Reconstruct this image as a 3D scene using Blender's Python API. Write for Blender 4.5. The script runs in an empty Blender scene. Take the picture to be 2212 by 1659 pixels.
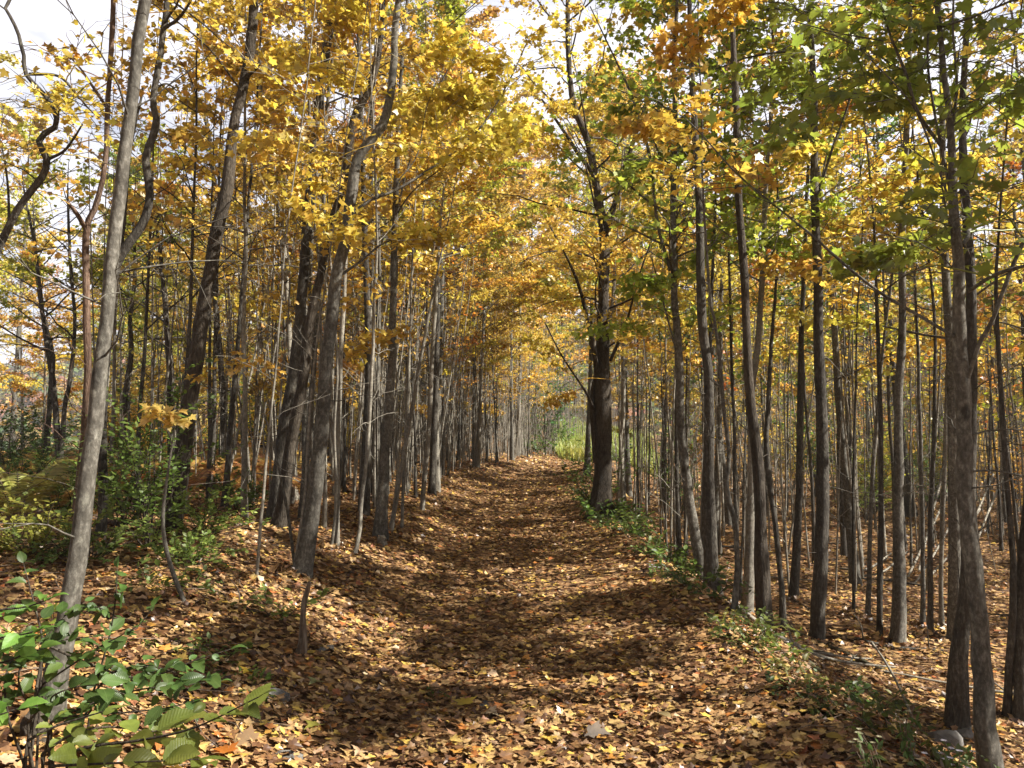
import bpy, math, random
import numpy as np
from math import radians as R
rng = np.random.default_rng(7)
random.seed(7)
S = bpy.context.scene
COL = S.collection
# ------------------------------------------------------------------ camera geometry
F, CX, CY, HOR = 1770.0, 1106.0, 829.5, 950.0
PITCH = math.atan((HOR - CY) / F)
CAMZ = 1.6

def sstep(a, b, v):
    t = np.clip((v - a) / (b - a), 0, 1)
    return t * t * (3 - 2 * t)

def path_x(y):
    return 0.0050 * np.maximum(0, y - 17.0) ** 2

def terrain(x, y):
    """height of the forest floor (numpy arrays or floats)"""
    x = np.asarray(x, float); y = np.asarray(y, float)
    d = x - path_x(np.minimum(y, 60.0))
    z = 0.34 * sstep(9, 42, y) + 0.0 * x
    tl = np.maximum(0, -d - .75)
    z = z + 0.62 * (1 - np.exp(-(tl / 1.75) ** 1.5)) + 0.012 * tl - 0.075 * np.maximum(0, tl - 11)* sstep(8, 30, y)
    tr = np.maximum(0, d - 1.75)
    z = z - 0.86 * (1 - np.exp(-(tr / 1.15) ** 2)) - 0.010 * tr
    z = z + 0.10 * np.exp(-((d - 1.75) / 0.5) ** 2) - 0.04 * np.exp(-((d - .2) / 0.8) ** 2)
    amp = 0.3 + 0.7 * sstep(1.5, 4.0, np.abs(d))
    z = z + amp * (0.045 * np.sin(1.3 * x + 0.7 * y + 0.5) * np.sin(0.9 * y - 0.6 * x) + 0.03 * np.sin(2.9 * x - 1.1 * y) * np.sin(2.3 * y + 1.7))
    z = z + 2.0 * sstep(47, 76, y)
    # a valley falls away beyond the wood, then a far hillside
    z = z - 9.0 * sstep(75, 140, y) + 62.0 * sstep(150, 420, y + 0.25 * x)
    return z

def hz(x, y):
    return float(terrain(x, y))

def ray(px, py):
    a, b = (px - CX) / F, (CY - py) / F
    c, s = math.cos(PITCH), math.sin(PITCH)
    return np.array([a, c - b * s, s + b * c])

def at(px, py, Y):
    """the point of the place at depth Y seen at photo point (px, py)"""
    d = ray(px, py)
    return np.array([0, 0, CAMZ]) + d * (Y / d[1])

def ground_at(px, py):
    d = ray(px, py); t = np.arange(1.0, 120, .01)
    P = np.array([0, 0, CAMZ]) + d * t[:, None]
    h = P[:, 2] < terrain(P[:, 0], P[:, 1])
    return P[int(np.argmax(h))] if h.any() else P[-1]

# ------------------------------------------------------------------ mesh collector
class G:
    def __init__(s): s.V = []; s.L = []; s.C = []; s.M = []; s.U = []; s.n = 0
    def add(s, V, Fc, mat=0, uv=None):
        V = np.asarray(V, np.float32).reshape(-1, 3); Fc = np.asarray(Fc, np.int32)
        s.V.append(V); s.L.append((Fc + s.n).ravel()); s.C.append(np.full(len(Fc), Fc.shape[1], np.int32))
        s.M.append(np.full(len(Fc), mat, np.int32))
        s.U.append(np.zeros((Fc.size, 2), np.float32) if uv is None else np.asarray(uv, np.float32)[Fc.ravel()])
        s.n += len(V)
    def build(s, name, mats, parent=None, smooth=True, off=None, uv=False):
        me = bpy.data.meshes.new(name)
        V = np.concatenate(s.V); L = np.concatenate(s.L); C = np.concatenate(s.C); M = np.concatenate(s.M)
        if off is not None: V = V - np.asarray(off, np.float32)
        me.vertices.add(len(V)); me.vertices.foreach_set("co", V.ravel())
        me.loops.add(len(L)); me.loops.foreach_set("vertex_index", L)
        me.polygons.add(len(C))
        st = np.zeros(len(C), np.int32); st[1:] = np.cumsum(C)[:-1]
        me.polygons.foreach_set("loop_start", st); me.polygons.foreach_set("loop_total", C)
        me.polygons.foreach_set("material_index", M)
        me.polygons.foreach_set("use_smooth", np.full(len(C), smooth, bool))
        if uv:
            u = me.uv_layers.new(name="UVMap"); u.data.foreach_set("uv", np.concatenate(s.U).ravel())
        for m in (mats if isinstance(mats, (list, tuple)) else [mats]): me.materials.append(m)
        me.update(calc_edges=True); me.validate()
        o = bpy.data.objects.new(name, me); COL.objects.link(o)
        if parent is not None: o.parent = parent
        return o

def tube(g, pts, rad, sides=6, mat=0, cap=True, rough=0.0, flute=0.0, ph=0.0):
    pts = np.asarray(pts, float); rad = np.broadcast_to(np.asarray(rad, float), (len(pts),)); n = len(pts)
    T = np.gradient(pts, axis=0); T /= np.linalg.norm(T, axis=1)[:, None] + 1e-9
    ref = np.array([1.0, 0, 0]) if abs(T[0][0]) < .8 else np.array([0, 1.0, 0])
    U = np.cross(T, np.cross(np.broadcast_to(ref, T.shape), T)); U /= np.linalg.norm(U, axis=1)[:, None] + 1e-9
    W = np.cross(T, U)
    a = np.linspace(0, 2 * math.pi, sides, endpoint=False)
    rr = rad[:, None] * np.ones(sides)[None]
    if rough: rr = rr * (1 + rough * rng.standard_normal((n, sides)))
    if flute: rr = rr * (1 + flute * np.exp(-np.arange(n) / max(1, n * .12))[:, None] * (0.6 + np.cos(3 * a + ph) + .5 * np.cos(5 * a + ph * 2))[None])
    V = pts[:, None] + rr[..., None] * (np.cos(a)[None, :, None] * U[:, None] + np.sin(a)[None, :, None] * W[:, None])
    i = np.arange(n - 1)[:, None] * sides; j = np.arange(sides)[None]; k = (j + 1) % sides
    Fc = np.stack([i + j, i + k, i + sides + k, i + sides + j], -1).reshape(-1, 4)
    g.add(V.reshape(-1, 3), Fc, mat)
    if cap:
        g.add(np.vstack([V[-1], pts[-1] + T[-1] * rad[-1] * .6]), [[q, (q + 1) % sides, sides] for q in range(sides)], mat)
        g.add(np.vstack([V[0], pts[0]]), [[(q + 1) % sides, q, sides] for q in range(sides)], mat)

def spline(P, n):
    """Catmull-Rom through rows of P"""
    P = np.asarray(P, float)
    if len(P) < 3:
        return P[0] + (P[-1] - P[0]) * np.linspace(0, 1, n)[:, None]
    Q = np.vstack([2 * P[0] - P[1], P, 2 * P[-1] - P[-2]])
    seg = np.linalg.norm(np.diff(P[:, :3], axis=0), axis=1); cs = np.concatenate([[0], np.cumsum(seg)])
    out = []
    for s in np.linspace(0, cs[-1], n):
        k = min(max(int(np.searchsorted(cs, s, side='right')) - 1, 0), len(P) - 2)
        t = (s - cs[k]) / max(seg[k], 1e-9)
        a, b, c, d = Q[k], Q[k + 1], Q[k + 2], Q[k + 3]
        out.append(.5 * (2 * b + (c - a) * t + (2 * a - 5 * b + 4 * c - d) * t * t + (3 * b - a - 3 * c + d) * t ** 3))
    return np.array(out)

def unit(v): return v / (np.linalg.norm(v, axis=-1, keepdims=True) + 1e-9)

# ------------------------------------------------------------------ leaf shapes
def fan(outline, c, fold=.25, droop=.3):
    o = np.array(outline, float); V = np.vstack([o, [c]])
    z = fold * np.abs(V[:, 0]) - droop * (V[:, 1] - .3) ** 2
    V = np.column_stack([V, z]); n = len(o)
    return V, np.array([[i, (i + 1) % n, n] for i in range(n)])
half = [(.03, 0), (.20, -.10), (.42, -.06), (.34, .10), (.46, .20), (.66, .42), (.44, .42), (.36, .54), (.20, .48), (.22, .70), (.13, .74)]
MAPLE = fan(half + [(0, 1.0)] + [(-x, y) for x, y in half[::-1]], (0, .3))
hm = [(.05, -.02), (.40, -.05), (.36, .16), (.56, .44), (.30, .54)]
MAPLE_MID = fan(hm + [(0, 1.0)] + [(-x, y) for x, y in hm[::-1]], (0, .32))
hs = [(.38, .0), (.55, .45), (.28, .6)]
MAPLE_FAR = fan([(0, 0)] + hs + [(0, 1.0)] + [(-x, y) for x, y in hs[::-1]], (0, .4))
def ovate(w=.30, n=9, teeth=0.0, fold=.22, droop=.22):
    V, Fc = [], []
    for i in range(n + 1):
        y = i / n
        hw = w * (math.sin(math.pi * min(1, y ** .85)) ** .8) * (1 - .25 * y) if 0 < i < n else .004
        for k, s in enumerate((-1, -.5, 0, .5, 1)):
            x = s * hw * (1 + (teeth * (1 if i % 2 else -1) if abs(s) == 1 else 0))
            V.append((x, y - abs(s) * .03, fold * abs(x) - droop * (y - .3) ** 2 + .004 * (1 if i % 2 else -1) * abs(s)))
    for i in range(n):
        for k in range(4):
            a = i * 5 + k; Fc.append((a, a + 1, a + 6, a + 5))
    return np.array(V), np.array(Fc)
OVATE = ovate(.33, 12, .05)
OVATE_S = ovate(.30, 5, 0)

def leaves(g, pos, dr, nr, size, tpl, mat=0, curl=None):
    V, Fc = tpl
    pos = np.asarray(pos, float); n = len(pos)
    if n == 0: return
    dr = unit(np.asarray(dr, float)); x = unit(np.cross(dr, nr)); nr = np.cross(x, dr)
    size = np.broadcast_to(np.asarray(size, float), (n,))
    zc = np.ones(n) if curl is None else curl
    W = pos[:, None] + size[:, None, None] * (V[None, :, 0:1] * x[:, None] + V[None, :, 1:2] * dr[:, None] + (V[None, :, 2:3] * zc[:, None, None]) * nr[:, None])
    Fa = (Fc[None] + (np.arange(n) * len(V))[:, None, None]).reshape(-1, Fc.shape[1])
    uv = np.tile(np.column_stack([V[:, 0] + .5, V[:, 1]]), (n, 1))
    g.add(W.reshape(-1, 3), Fa, mat, uv)

# ------------------------------------------------------------------ materials
def newmat(name):
    m = bpy.data.materials.new(name); m.use_nodes = True
    nt = m.node_tree; nt.nodes.clear()
    return m, nt, nt.nodes, nt.links
def nd(nt, t, **k):
    n = nt.nodes.new(t)
    for a, b in k.items():
        if a.startswith('i_'): n.inputs[a[2:].replace('_', ' ')].default_value = b
        else: setattr(n, a, b)
    return n
def ramp(nt, stops, interp='LINEAR'):
    r = nt.nodes.new('ShaderNodeValToRGB'); r.color_ramp.interpolation = interp
    e = r.color_ramp.elements
    while len(e) > 1: e.remove(e[-1])
    e[0].position = stops[0][0]; e[0].color = (*stops[0][1], 1)
    for p, c in stops[1:]:
        k = e.new(p); k.color = (*c, 1)
    return r

def leaf_mat(name, stops=None, trans=.5, veins=0.0, hue=.028, spots=0.25, gloss=.05):
    """foliage: colour per leaf; the base hue is the plant's own object colour unless stops are given"""
    m, nt, N, L = newmat(name)
    geo = nd(nt, 'ShaderNodeNewGeometry'); tc = nd(nt, 'ShaderNodeTexCoord')
    wn = nd(nt, 'ShaderNodeTexWhiteNoise', noise_dimensions='1D'); L.new(geo.outputs['Random Per Island'], wn.inputs['W'])
    if stops:
        rp = ramp(nt, stops); L.new(geo.outputs['Random Per Island'], rp.inputs['Fac']); base = rp.outputs['Color']
    else:
        oi = nd(nt, 'ShaderNodeObjectInfo')
        # clumps within a crown turn at different times
        nz = nd(nt, 'ShaderNodeTexNoise', i_Scale=.55, i_Detail=2.0); L.new(tc.outputs['Object'], nz.inputs['Vector'])
        h1 = nd(nt, 'ShaderNodeMapRange'); h1.inputs['From Min'].default_value = .3; h1.inputs['From Max'].default_value = .7
        h1.inputs['To Min'].default_value = .5 - hue * .7; h1.inputs['To Max'].default_value = .5 + hue * .7
        L.new(nz.outputs['Fac'], h1.inputs['Value'])
        h2 = nd(nt, 'ShaderNodeMath', operation='MULTIPLY_ADD'); h2.inputs[1].default_value = hue; h2.inputs[2].default_value = -hue * .5
        L.new(geo.outputs['Random Per Island'], h2.inputs[0])
        ha = nd(nt, 'ShaderNodeMath', operation='ADD'); L.new(h1.outputs[0], ha.inputs[0]); L.new(h2.outputs[0], ha.inputs[1])
        hs_ = nd(nt, 'ShaderNodeHueSaturation'); L.new(oi.outputs['Color'], hs_.inputs['Color']); L.new(ha.outputs[0], hs_.inputs['Hue'])
        v = nd(nt, 'ShaderNodeMapRange'); v.inputs['To Min'].default_value = .55; v.inputs['To Max'].default_value = 1.35
        L.new(wn.outputs['Value'], v.inputs['Value']); L.new(v.outputs[0], hs_.inputs['Value'])
        base = hs_.outputs['Color']
    # blotches on the blade
    n2 = nd(nt, 'ShaderNodeTexNoise', i_Scale=30.0, i_Detail=3.0); L.new(tc.outputs['Object'], n2.inputs['Vector'])
    r2 = nd(nt, 'ShaderNodeMapRange'); r2.inputs['From Min'].default_value = .35; r2.inputs['From Max'].default_value = .68
    r2.inputs['To Min'].default_value = 1.0; r2.inputs['To Max'].default_value = 1 - spots
    L.new(n2.outputs['Fac'], r2.inputs['Value'])
    mx = nd(nt, 'ShaderNodeMix', data_type='RGBA', blend_type='MULTIPLY'); mx.inputs['Factor'].default_value = 1
    L.new(base, mx.inputs['A']); L.new(r2.outputs[0], mx.inputs['B']); base = mx.outputs['Result']
    nrm = None
    if veins:
        uvn = nd(nt, 'ShaderNodeUVMap', uv_map='UVMap'); sp = nd(nt, 'ShaderNodeSeparateXYZ'); L.new(uvn.outputs[0], sp.inputs[0])
        ab = nd(nt, 'ShaderNodeMath', operation='SUBTRACT'); L.new(sp.outputs['X'], ab.inputs[0]); ab.inputs[1].default_value = .5
        ab2 = nd(nt, 'ShaderNodeMath', operation='ABSOLUTE'); L.new(ab.outputs[0], ab2.inputs[0])
        c1 = nd(nt, 'ShaderNodeMath', operation='MULTIPLY_ADD'); L.new(ab2.outputs[0], c1.inputs[0]); c1.inputs[1].default_value = -.75; L.new(sp.outputs['Y'], c1.inputs[2])
        c2 = nd(nt, 'ShaderNodeMath', operation='MULTIPLY'); L.new(c1.outputs[0], c2.inputs[0]); c2.inputs[1].default_value = 75
        sn = nd(nt, 'ShaderNodeMath', operation='SINE'); L.new(c2.outputs[0], sn.inputs[0])
        pw = nd(nt, 'ShaderNodeMapRange'); pw.inputs['From Min'].default_value = .6; pw.inputs['From Max'].default_value = 1.0
        L.new(sn.outputs[0], pw.inputs['Value'])
        mid = nd(nt, 'ShaderNodeMath', operation='LESS_THAN'); L.new(ab2.outputs[0], mid.inputs[0]); mid.inputs[1].default_value = .012
        vm = nd(nt, 'ShaderNodeMath', operation='MAXIMUM'); L.new(pw.outputs[0], vm.inputs[0]); L.new(mid.outputs[0], vm.inputs[1])
        m3 = nd(nt, 'ShaderNodeMix', data_type='RGBA', blend_type='MIX'); vs = nd(nt, 'ShaderNodeMath', operation='MULTIPLY'); vs.inputs[1].default_value = veins
        L.new(vm.outputs[0], vs.inputs[0]); L.new(vs.outputs[0], m3.inputs['Factor']); L.new(base, m3.inputs['A']); m3.inputs['B'].default_value = (.33, .40, .16, 1)
        base = m3.outputs['Result']
        bp = nd(nt, 'ShaderNodeBump', i_Strength=.18, i_Distance=.003); L.new(sn.outputs[0], bp.inputs['Height']); nrm = bp.outputs[0]
    df = nd(nt, 'ShaderNodeBsdfDiffuse'); tr = nd(nt, 'ShaderNodeBsdfTranslucent'); gl = nd(nt, 'ShaderNodeBsdfGlossy', i_Roughness=.42)
    L.new(base, df.inputs['Color'])
    gm = nd(nt, 'ShaderNodeHueSaturation', i_Saturation=1.0, i_Value=1.28); L.new(base, gm.inputs['Color']); L.new(gm.outputs[0], tr.inputs['Color'])
    if nrm: L.new(nrm, df.inputs['Normal']); L.new(nrm, gl.inputs['Normal'])
    m1 = nd(nt, 'ShaderNodeMixShader'); m1.inputs[0].default_value = trans; L.new(df.outputs[0], m1.inputs[1]); L.new(tr.outputs[0], m1.inputs[2])
    m2 = nd(nt, 'ShaderNodeMixShader'); m2.inputs[0].default_value = gloss; L.new(m1.outputs[0], m2.inputs[1]); L.new(gl.outputs[0], m2.inputs[2])
    out = nd(nt, 'ShaderNodeOutputMaterial'); L.new(m2.outputs[0], out.inputs['Surface'])
    return m

def bark_mat(name, dark, mid, light, sx=26, sz=3.0, bump=.5, lichen=.35, furrow=False):
    m, nt, N, L = newmat(name)
    tc = nd(nt, 'ShaderNodeTexCoord'); oi = nd(nt, 'ShaderNodeObjectInfo')
    ad = nd(nt, 'ShaderNodeVectorMath', operation='ADD'); L.new(tc.outputs['Object'], ad.inputs[0]); L.new(oi.outputs['Random'], ad.inputs[1])
    mp = nd(nt, 'ShaderNodeMapping'); mp.inputs['Scale'].default_value = (sx, sx, sz); L.new(ad.outputs[0], mp.inputs['Vector'])
    n1 = nd(nt, 'ShaderNodeTexNoise', i_Scale=1.0, i_Detail=6.0, i_Roughness=.65); L.new(mp.outputs[0], n1.inputs['Vector'])
    rp = ramp(nt, [(.28, dark), (.5, mid), (.74, light)]); L.new(n1.outputs['Fac'], rp.inputs['Fac'])
    # rings and pale lichen patches
    mp2 = nd(nt, 'ShaderNodeMapping'); mp2.inputs['Scale'].default_value = (13, 13, 8); L.new(ad.outputs[0], mp2.inputs['Vector'])
    n2 = nd(nt, 'ShaderNodeTexNoise', i_Scale=1.3, i_Detail=5.0, i_Roughness=.7); L.new(mp2.outputs[0], n2.inputs['Vector'])
    lr = nd(nt, 'ShaderNodeMapRange'); lr.inputs['From Min'].default_value = .56; lr.inputs['From Max'].default_value = .68; lr.inputs['To Max'].default_value = lichen
    L.new(n2.outputs['Fac'], lr.inputs['Value'])
    mx = nd(nt, 'ShaderNodeMix', data_type='RGBA'); L.new(lr.outputs[0], mx.inputs['Factor']); L.new(rp.outputs[0], mx.inputs['A'])
    mx.inputs['B'].default_value = (min(1, light[0] * 1.25), min(1, light[1] * 1.3), min(1, light[2] * 1.25), 1)
    mp3 = nd(nt, 'ShaderNodeMapping'); mp3.inputs['Scale'].default_value = (9, 9, 48); L.new(ad.outputs[0], mp3.inputs['Vector'])
    n3 = nd(nt, 'ShaderNodeTexNoise', i_Scale=1.0, i_Detail=2.0); L.new(mp3.outputs[0], n3.inputs['Vector'])
    r3 = nd(nt, 'ShaderNodeMapRange'); r3.inputs['From Min'].default_value = .3; r3.inputs['From Max'].default_value = .5; r3.inputs['To Min'].default_value = .78
    L.new(n3.outputs['Fac'], r3.inputs['Value'])
    m4 = nd(nt, 'ShaderNodeMix', data_type='RGBA', blend_type='MULTIPLY'); m4.inputs['Factor'].default_value = .8; L.new(mx.outputs['Result'], m4.inputs['A']); L.new(r3.outputs[0], m4.inputs['B'])
    # dark knots and branch scars
    vk = nd(nt, 'ShaderNodeTexVoronoi', i_Scale=1.0); mk = nd(nt, 'ShaderNodeMapping'); mk.inputs['Scale'].default_value = (5, 5, 3.2); L.new(ad.outputs[0], mk.inputs['Vector']); L.new(mk.outputs[0], vk.inputs['Vector'])
    kr = nd(nt, 'ShaderNodeMapRange'); kr.inputs['From Min'].default_value = .10; kr.inputs['From Max'].default_value = .20; kr.inputs['To Min'].default_value = .35; L.new(vk.outputs['Distance'], kr.inputs['Value'])
    m5 = nd(nt, 'ShaderNodeMix', data_type='RGBA', blend_type='MULTIPLY'); m5.inputs['Factor'].default_value = .75; L.new(m4.outputs['Result'], m5.inputs['A']); L.new(kr.outputs[0], m5.inputs['B'])
    # broad weathering of tone along the stem
    mw = nd(nt, 'ShaderNodeMapping'); mw.inputs['Scale'].default_value = (2, 2, 1.1); L.new(ad.outputs[0], mw.inputs['Vector'])
    nw = nd(nt, 'ShaderNodeTexNoise', i_Scale=1.0, i_Detail=3.0); L.new(mw.outputs[0], nw.inputs['Vector'])
    rw = nd(nt, 'ShaderNodeMapRange'); rw.inputs['From Min'].default_value = .3; rw.inputs['From Max'].default_value = .7; rw.inputs['To Min'].default_value = .6; rw.inputs['To Max'].default_value = 1.25; L.new(nw.outputs['Fac'], rw.inputs['Value'])
    m6 = nd(nt, 'ShaderNodeMix', data_type='RGBA', blend_type='MULTIPLY'); m6.inputs['Factor'].default_value = 1; L.new(m5.outputs['Result'], m6.inputs['A']); L.new(rw.outputs[0], m6.inputs['B'])
    bs = nd(nt, 'ShaderNodeBsdfPrincipled', i_Roughness=.9); bs.inputs['Specular IOR Level'].default_value = .25
    L.new(m6.outputs['Result'], bs.inputs['Base Color'])
    h = n1.outputs['Fac']
    if furrow:
        vo = nd(nt, 'ShaderNodeTexVoronoi', feature='DISTANCE_TO_EDGE', i_Scale=1.0)
        mp5 = nd(nt, 'ShaderNodeMapping'); mp5.inputs['Scale'].default_value = (58, 58, 13); L.new(ad.outputs[0], mp5.inputs['Vector'])
        mm = nd(nt, 'ShaderNodeVectorMath', operation='ADD'); L.new(mp5.outputs[0], mm.inputs[0]); L.new(n1.outputs['Color'], mm.inputs[1]); L.new(mm.outputs[0], vo.inputs['Vector'])
        ma = nd(nt, 'ShaderNodeMath', operation='ADD'); L.new(vo.outputs['Distance'], ma.inputs[0]); L.new(h, ma.inputs[1]); h = ma.outputs[0]
    bp = nd(nt, 'ShaderNodeBump', i_Strength=bump, i_Distance=.012); L.new(h, bp.inputs['Height']); L.new(bp.outputs[0], bs.inputs['Normal'])
    out = nd(nt, 'ShaderNodeOutputMaterial'); L.new(bs.outputs[0], out.inputs['Surface'])
    return m

def simple_mat(name, stops, scale=6.0, rough=.9, bump=.3, detail=6.0, dist=.02, vor=None):
    m, nt, N, L = newmat(name)
    tc = nd(nt, 'ShaderNodeTexCoord')
    n1 = nd(nt, 'ShaderNodeTexNoise', i_Scale=scale, i_Detail=detail, i_Roughness=.65); L.new(tc.outputs['Object'], n1.inputs['Vector'])
    fac = n1.outputs['Fac']
    rp = ramp(nt, stops); L.new(fac, rp.inputs['Fac']); c = rp.outputs[0]
    if vor:
        v = nd(nt, 'ShaderNodeTexVoronoi', i_Scale=vor); mm = nd(nt, 'ShaderNodeVectorMath', operation='MULTIPLY_ADD')
        L.new(n1.outputs['Color'], mm.inputs[0]); mm.inputs[1].default_value = (.05, .05, .05); L.new(tc.outputs['Object'], mm.inputs[2]); L.new(mm.outputs[0], v.inputs['Vector'])
        sx = nd(nt, 'ShaderNodeSeparateXYZ'); L.new(v.outputs['Color'], sx.inputs[0]); L.new(sx.outputs[0], rp.inputs['Fac'])
    bs = nd(nt, 'ShaderNodeBsdfPrincipled', i_Roughness=rough); bs.inputs['Specular IOR Level'].default_value = .25
    L.new(c, bs.inputs['Base Color'])
    bp = nd(nt, 'ShaderNodeBump', i_Strength=bump, i_Distance=dist); L.new(fac, bp.inputs['Height']); L.new(bp.outputs[0], bs.inputs['Normal'])
    out = nd(nt, 'ShaderNodeOutputMaterial'); L.new(bs.outputs[0], out.inputs['Surface'])
    return m

M_LEAF = leaf_mat('maple_foliage')
M_BROAD = leaf_mat('broad_leaf_foliage', gloss=.025, veins=.12, hue=.03, spots=.35)
M_LITTER = leaf_mat('fallen_leaf', stops=[(0, (.065, .030, .014)), (.16, (.13, .060, .026)), (.34, (.23, .115, .046)), (.5, (.34, .19, .078)), (.66, (.45, .28, .125)), (.78, (.52, .34, .13)), (.88, (.62, .42, .08)), (.91, (.46, .19, .04)), (.95, (.32, .09, .03)), (1, (.60, .46, .28))], trans=.12, spots=.5, gloss=.06)
M_FERN = leaf_mat('fern_blade', hue=.05, spots=.3)
M_GRASS = leaf_mat('grass_blade', hue=.05, spots=.1)
M_PETAL = leaf_mat('petal', hue=.02, spots=.1)
B_GREY = bark_mat('smooth_grey_bark', (.046, .041, .033), (.095, .086, .070), (.23, .214, .182), 42, 24, .5, .55)
B_PALE = bark_mat('pale_sapling_bark', (.10, .088, .068), (.19, .170, .136), (.33, .305, .255), 42, 26, .45, .5)
B_DARK = bark_mat('dark_furrowed_bark', (.022, .017, .012), (.055, .043, .031), (.115, .096, .073), 55, 13, 1.0, .3, True)
B_RED = bark_mat('reddish_brown_bark', (.045, .026, .017), (.11, .068, .046), (.23, .165, .12), 30, 2.4, .8, .3, True)
B_ROUGH = bark_mat('rough_grey_bark', (.040, .034, .027), (.058, .050, .040), (.145, .132, .108), 52, 17, .9, .5, True)
B_DEAD = bark_mat('weathered_dead_wood', (.05, .033, .022), (.15, .105, .07), (.34, .28, .21), 40, 2, .8, .3)
B_MOSS = bark_mat('mossy_rotten_bark', (.02, .018, .010), (.06, .05, .028), (.11, .115, .05), 20, 20, .8, .4, True)
M_GROUND = simple_mat('forest_soil', [(0, (.04, .02, .010)), (.35, (.085, .043, .02)), (.6, (.16, .085, .035)), (.85, (.26, .15, .06)), (1, (.34, .21, .09))], 9, .95, .5, vor=13)
M_PATH = simple_mat('trodden_path_soil', [(0, (.045, .023, .011)), (.35, (.10, .05, .022)), (.6, (.18, .095, .04)), (.85, (.28, .16, .065)), (1, (.36, .23, .10))], 9, .95, .5, vor=14)
M_STONE = simple_mat('grey_field_stone', [(.25, (.06, .056, .05)), (.5, (.13, .122, .11)), (.75, (.23, .217, .195))], 9, .85, .7)

# ------------------------------------------------------------------ object helpers
def props(o, label=None, cat=None, group=None, kind=None):
    if label: o['label'] = label
    if cat: o['category'] = cat
    if group: o['group'] = group
    if kind: o['kind'] = kind
    return o
def empty(name, loc, label, cat, group=None):
    o = bpy.data.objects.new(name, None); COL.objects.link(o); o.location = [float(v) for v in loc]
    o.empty_display_size = .1
    return props(o, label, cat, group)
def dup(root, loc, rz=0., sc=1., label=None, group=None, color=None, tilt=(0, 0)):
    r = root.copy(); COL.objects.link(r); r.location = loc; r.rotation_euler = (tilt[0], tilt[1], rz); r.scale = (sc, sc, sc)
    if label: r['label'] = label
    if group: r['group'] = group
    for ch in root.children:
        c = ch.copy(); COL.objects.link(c); c.parent = r
        if color and ch.name.split('.')[0] in ('crown', 'foliage', 'fronds', 'leaves'): c.color = (*color, 1)
        for g in ch.children:
            d = g.copy(); COL.objects.link(d); d.parent = c
    return r

GOLD, YEL, YGR, GRN, ORG, DGR, LIME = (.62, .41, .065), (.64, .48, .075), (.42, .42, .05), (.13, .19, .025), (.56, .24, .03), (.05, .085, .018), (.36, .42, .05)

# ------------------------------------------------------------------ tree growing
def grow(gt, gc, tp, tr, cb=.4, nbr=18, spread=2.2, nsub=6, nl=12, ls=.10, tpl=MAPLE_MID, up=.6, lo_el=.25, flat=.5, twigr=.004, azb=None, bare=0.0):
    seg = np.linalg.norm(np.diff(tp, axis=0), axis=1); cs = np.concatenate([[0], np.cumsum(seg)]); H = cs[-1]
    LP, LD, LN = [], [], []
    az0 = rng.uniform(0, 6.28)
    for i in range(nbr):
        fr = (i + rng.uniform(0, 1)) / nbr; t = cb + (1 - cb) * fr
        s = min(t * H, H * .995)
        p = np.array([np.interp(s, cs, tp[:, k]) for k in range(3)]); rr = np.interp(s, cs, tr)
        az = az0 + i * 2.4 + rng.uniform(-.5, .5)
        if azb is not None and rng.random() < .5: az = azb + rng.uniform(-.9, .9)
        el = lo_el + (up - lo_el) * 1.4 * fr + rng.uniform(-.12, .2)
        Lb = spread * (1 - .6 * fr) * rng.uniform(.65, 1.25)
        d = np.array([math.cos(az) * math.cos(el), math.sin(az) * math.cos(el), math.sin(el)])
        pts = [p - d * rr * .3]; nseg = 7
        for k in range(nseg):
            d = unit(d + rng.normal(0, .13, 3) + np.array([0, 0, .03 - .09 * k / nseg]))
            pts.append(pts[-1] + d * Lb / nseg)
        pts = np.array(pts)
        r0 = min(rr * .55, .006 + .0065 * Lb)
        tube(gt, pts, np.linspace(r0, .0025, len(pts)), 5, 0, cap=False)
        cl = float(rng.choice([0, .15, .8, 3.0]))
        for j in range(nsub + 1):
            s2 = .22 + .78 * (j + .3 * rng.random()) / nsub; s2 = min(s2, 1.0)
            q = s2 * (len(pts) - 1); k = min(int(q), len(pts) - 2)
            b = pts[k] + (pts[k + 1] - pts[k]) * (q - k); bd = unit(pts[k + 1] - pts[k])
            side = (1 if j % 2 else -1) * rng.uniform(.5, 1.1) if j < nsub else 0
            c_, s_ = math.cos(side), math.sin(side)
            sd = unit(np.array([bd[0] * c_ - bd[1] * s_, bd[0] * s_ + bd[1] * c_, bd[2] * flat + rng.normal(0, .18)]))
            l = Lb * .38 * (1.15 - .6 * s2) * rng.uniform(.6, 1.3) + .12
            sp = np.array([b, b + sd * l * .5 + rng.normal(0, .02, 3), b + sd * l + np.array([0, 0, -.08 * l]) + rng.normal(0, .03, 3)])
            tube(gc, sp, [twigr, twigr * .7, twigr * .35], 3, 1, cap=False)
            if rng.random() < bare: continue
            n = int(nl * cl * rng.uniform(.5, 1.5))
            if n < 1: continue
            u = rng.uniform(.1, 1.08, n)[:, None]
            LP.append(b + sd * l * u + np.array([0, 0, -.08 * l]) * u * u + rng.normal(0, .055 + .04 * l, (n, 3)) * np.array([1, 1, .55]))
            LD.append(sd * .8 + rng.normal(0, .6, (n, 3)) + np.array([0, 0, -.35]))
            LN.append(rng.normal(0, .55, (n, 3)) + np.array([0, 0, 1.0]))
    if LP:
        LP = np.concatenate(LP); LD = np.concatenate(LD); LN = np.concatenate(LN)
        leaves(gc, LP, LD, LN, ls * rng.uniform(.65, 1.2, len(LP)), tpl, 0, rng.uniform(-.6, 1.6, len(LP)))

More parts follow.
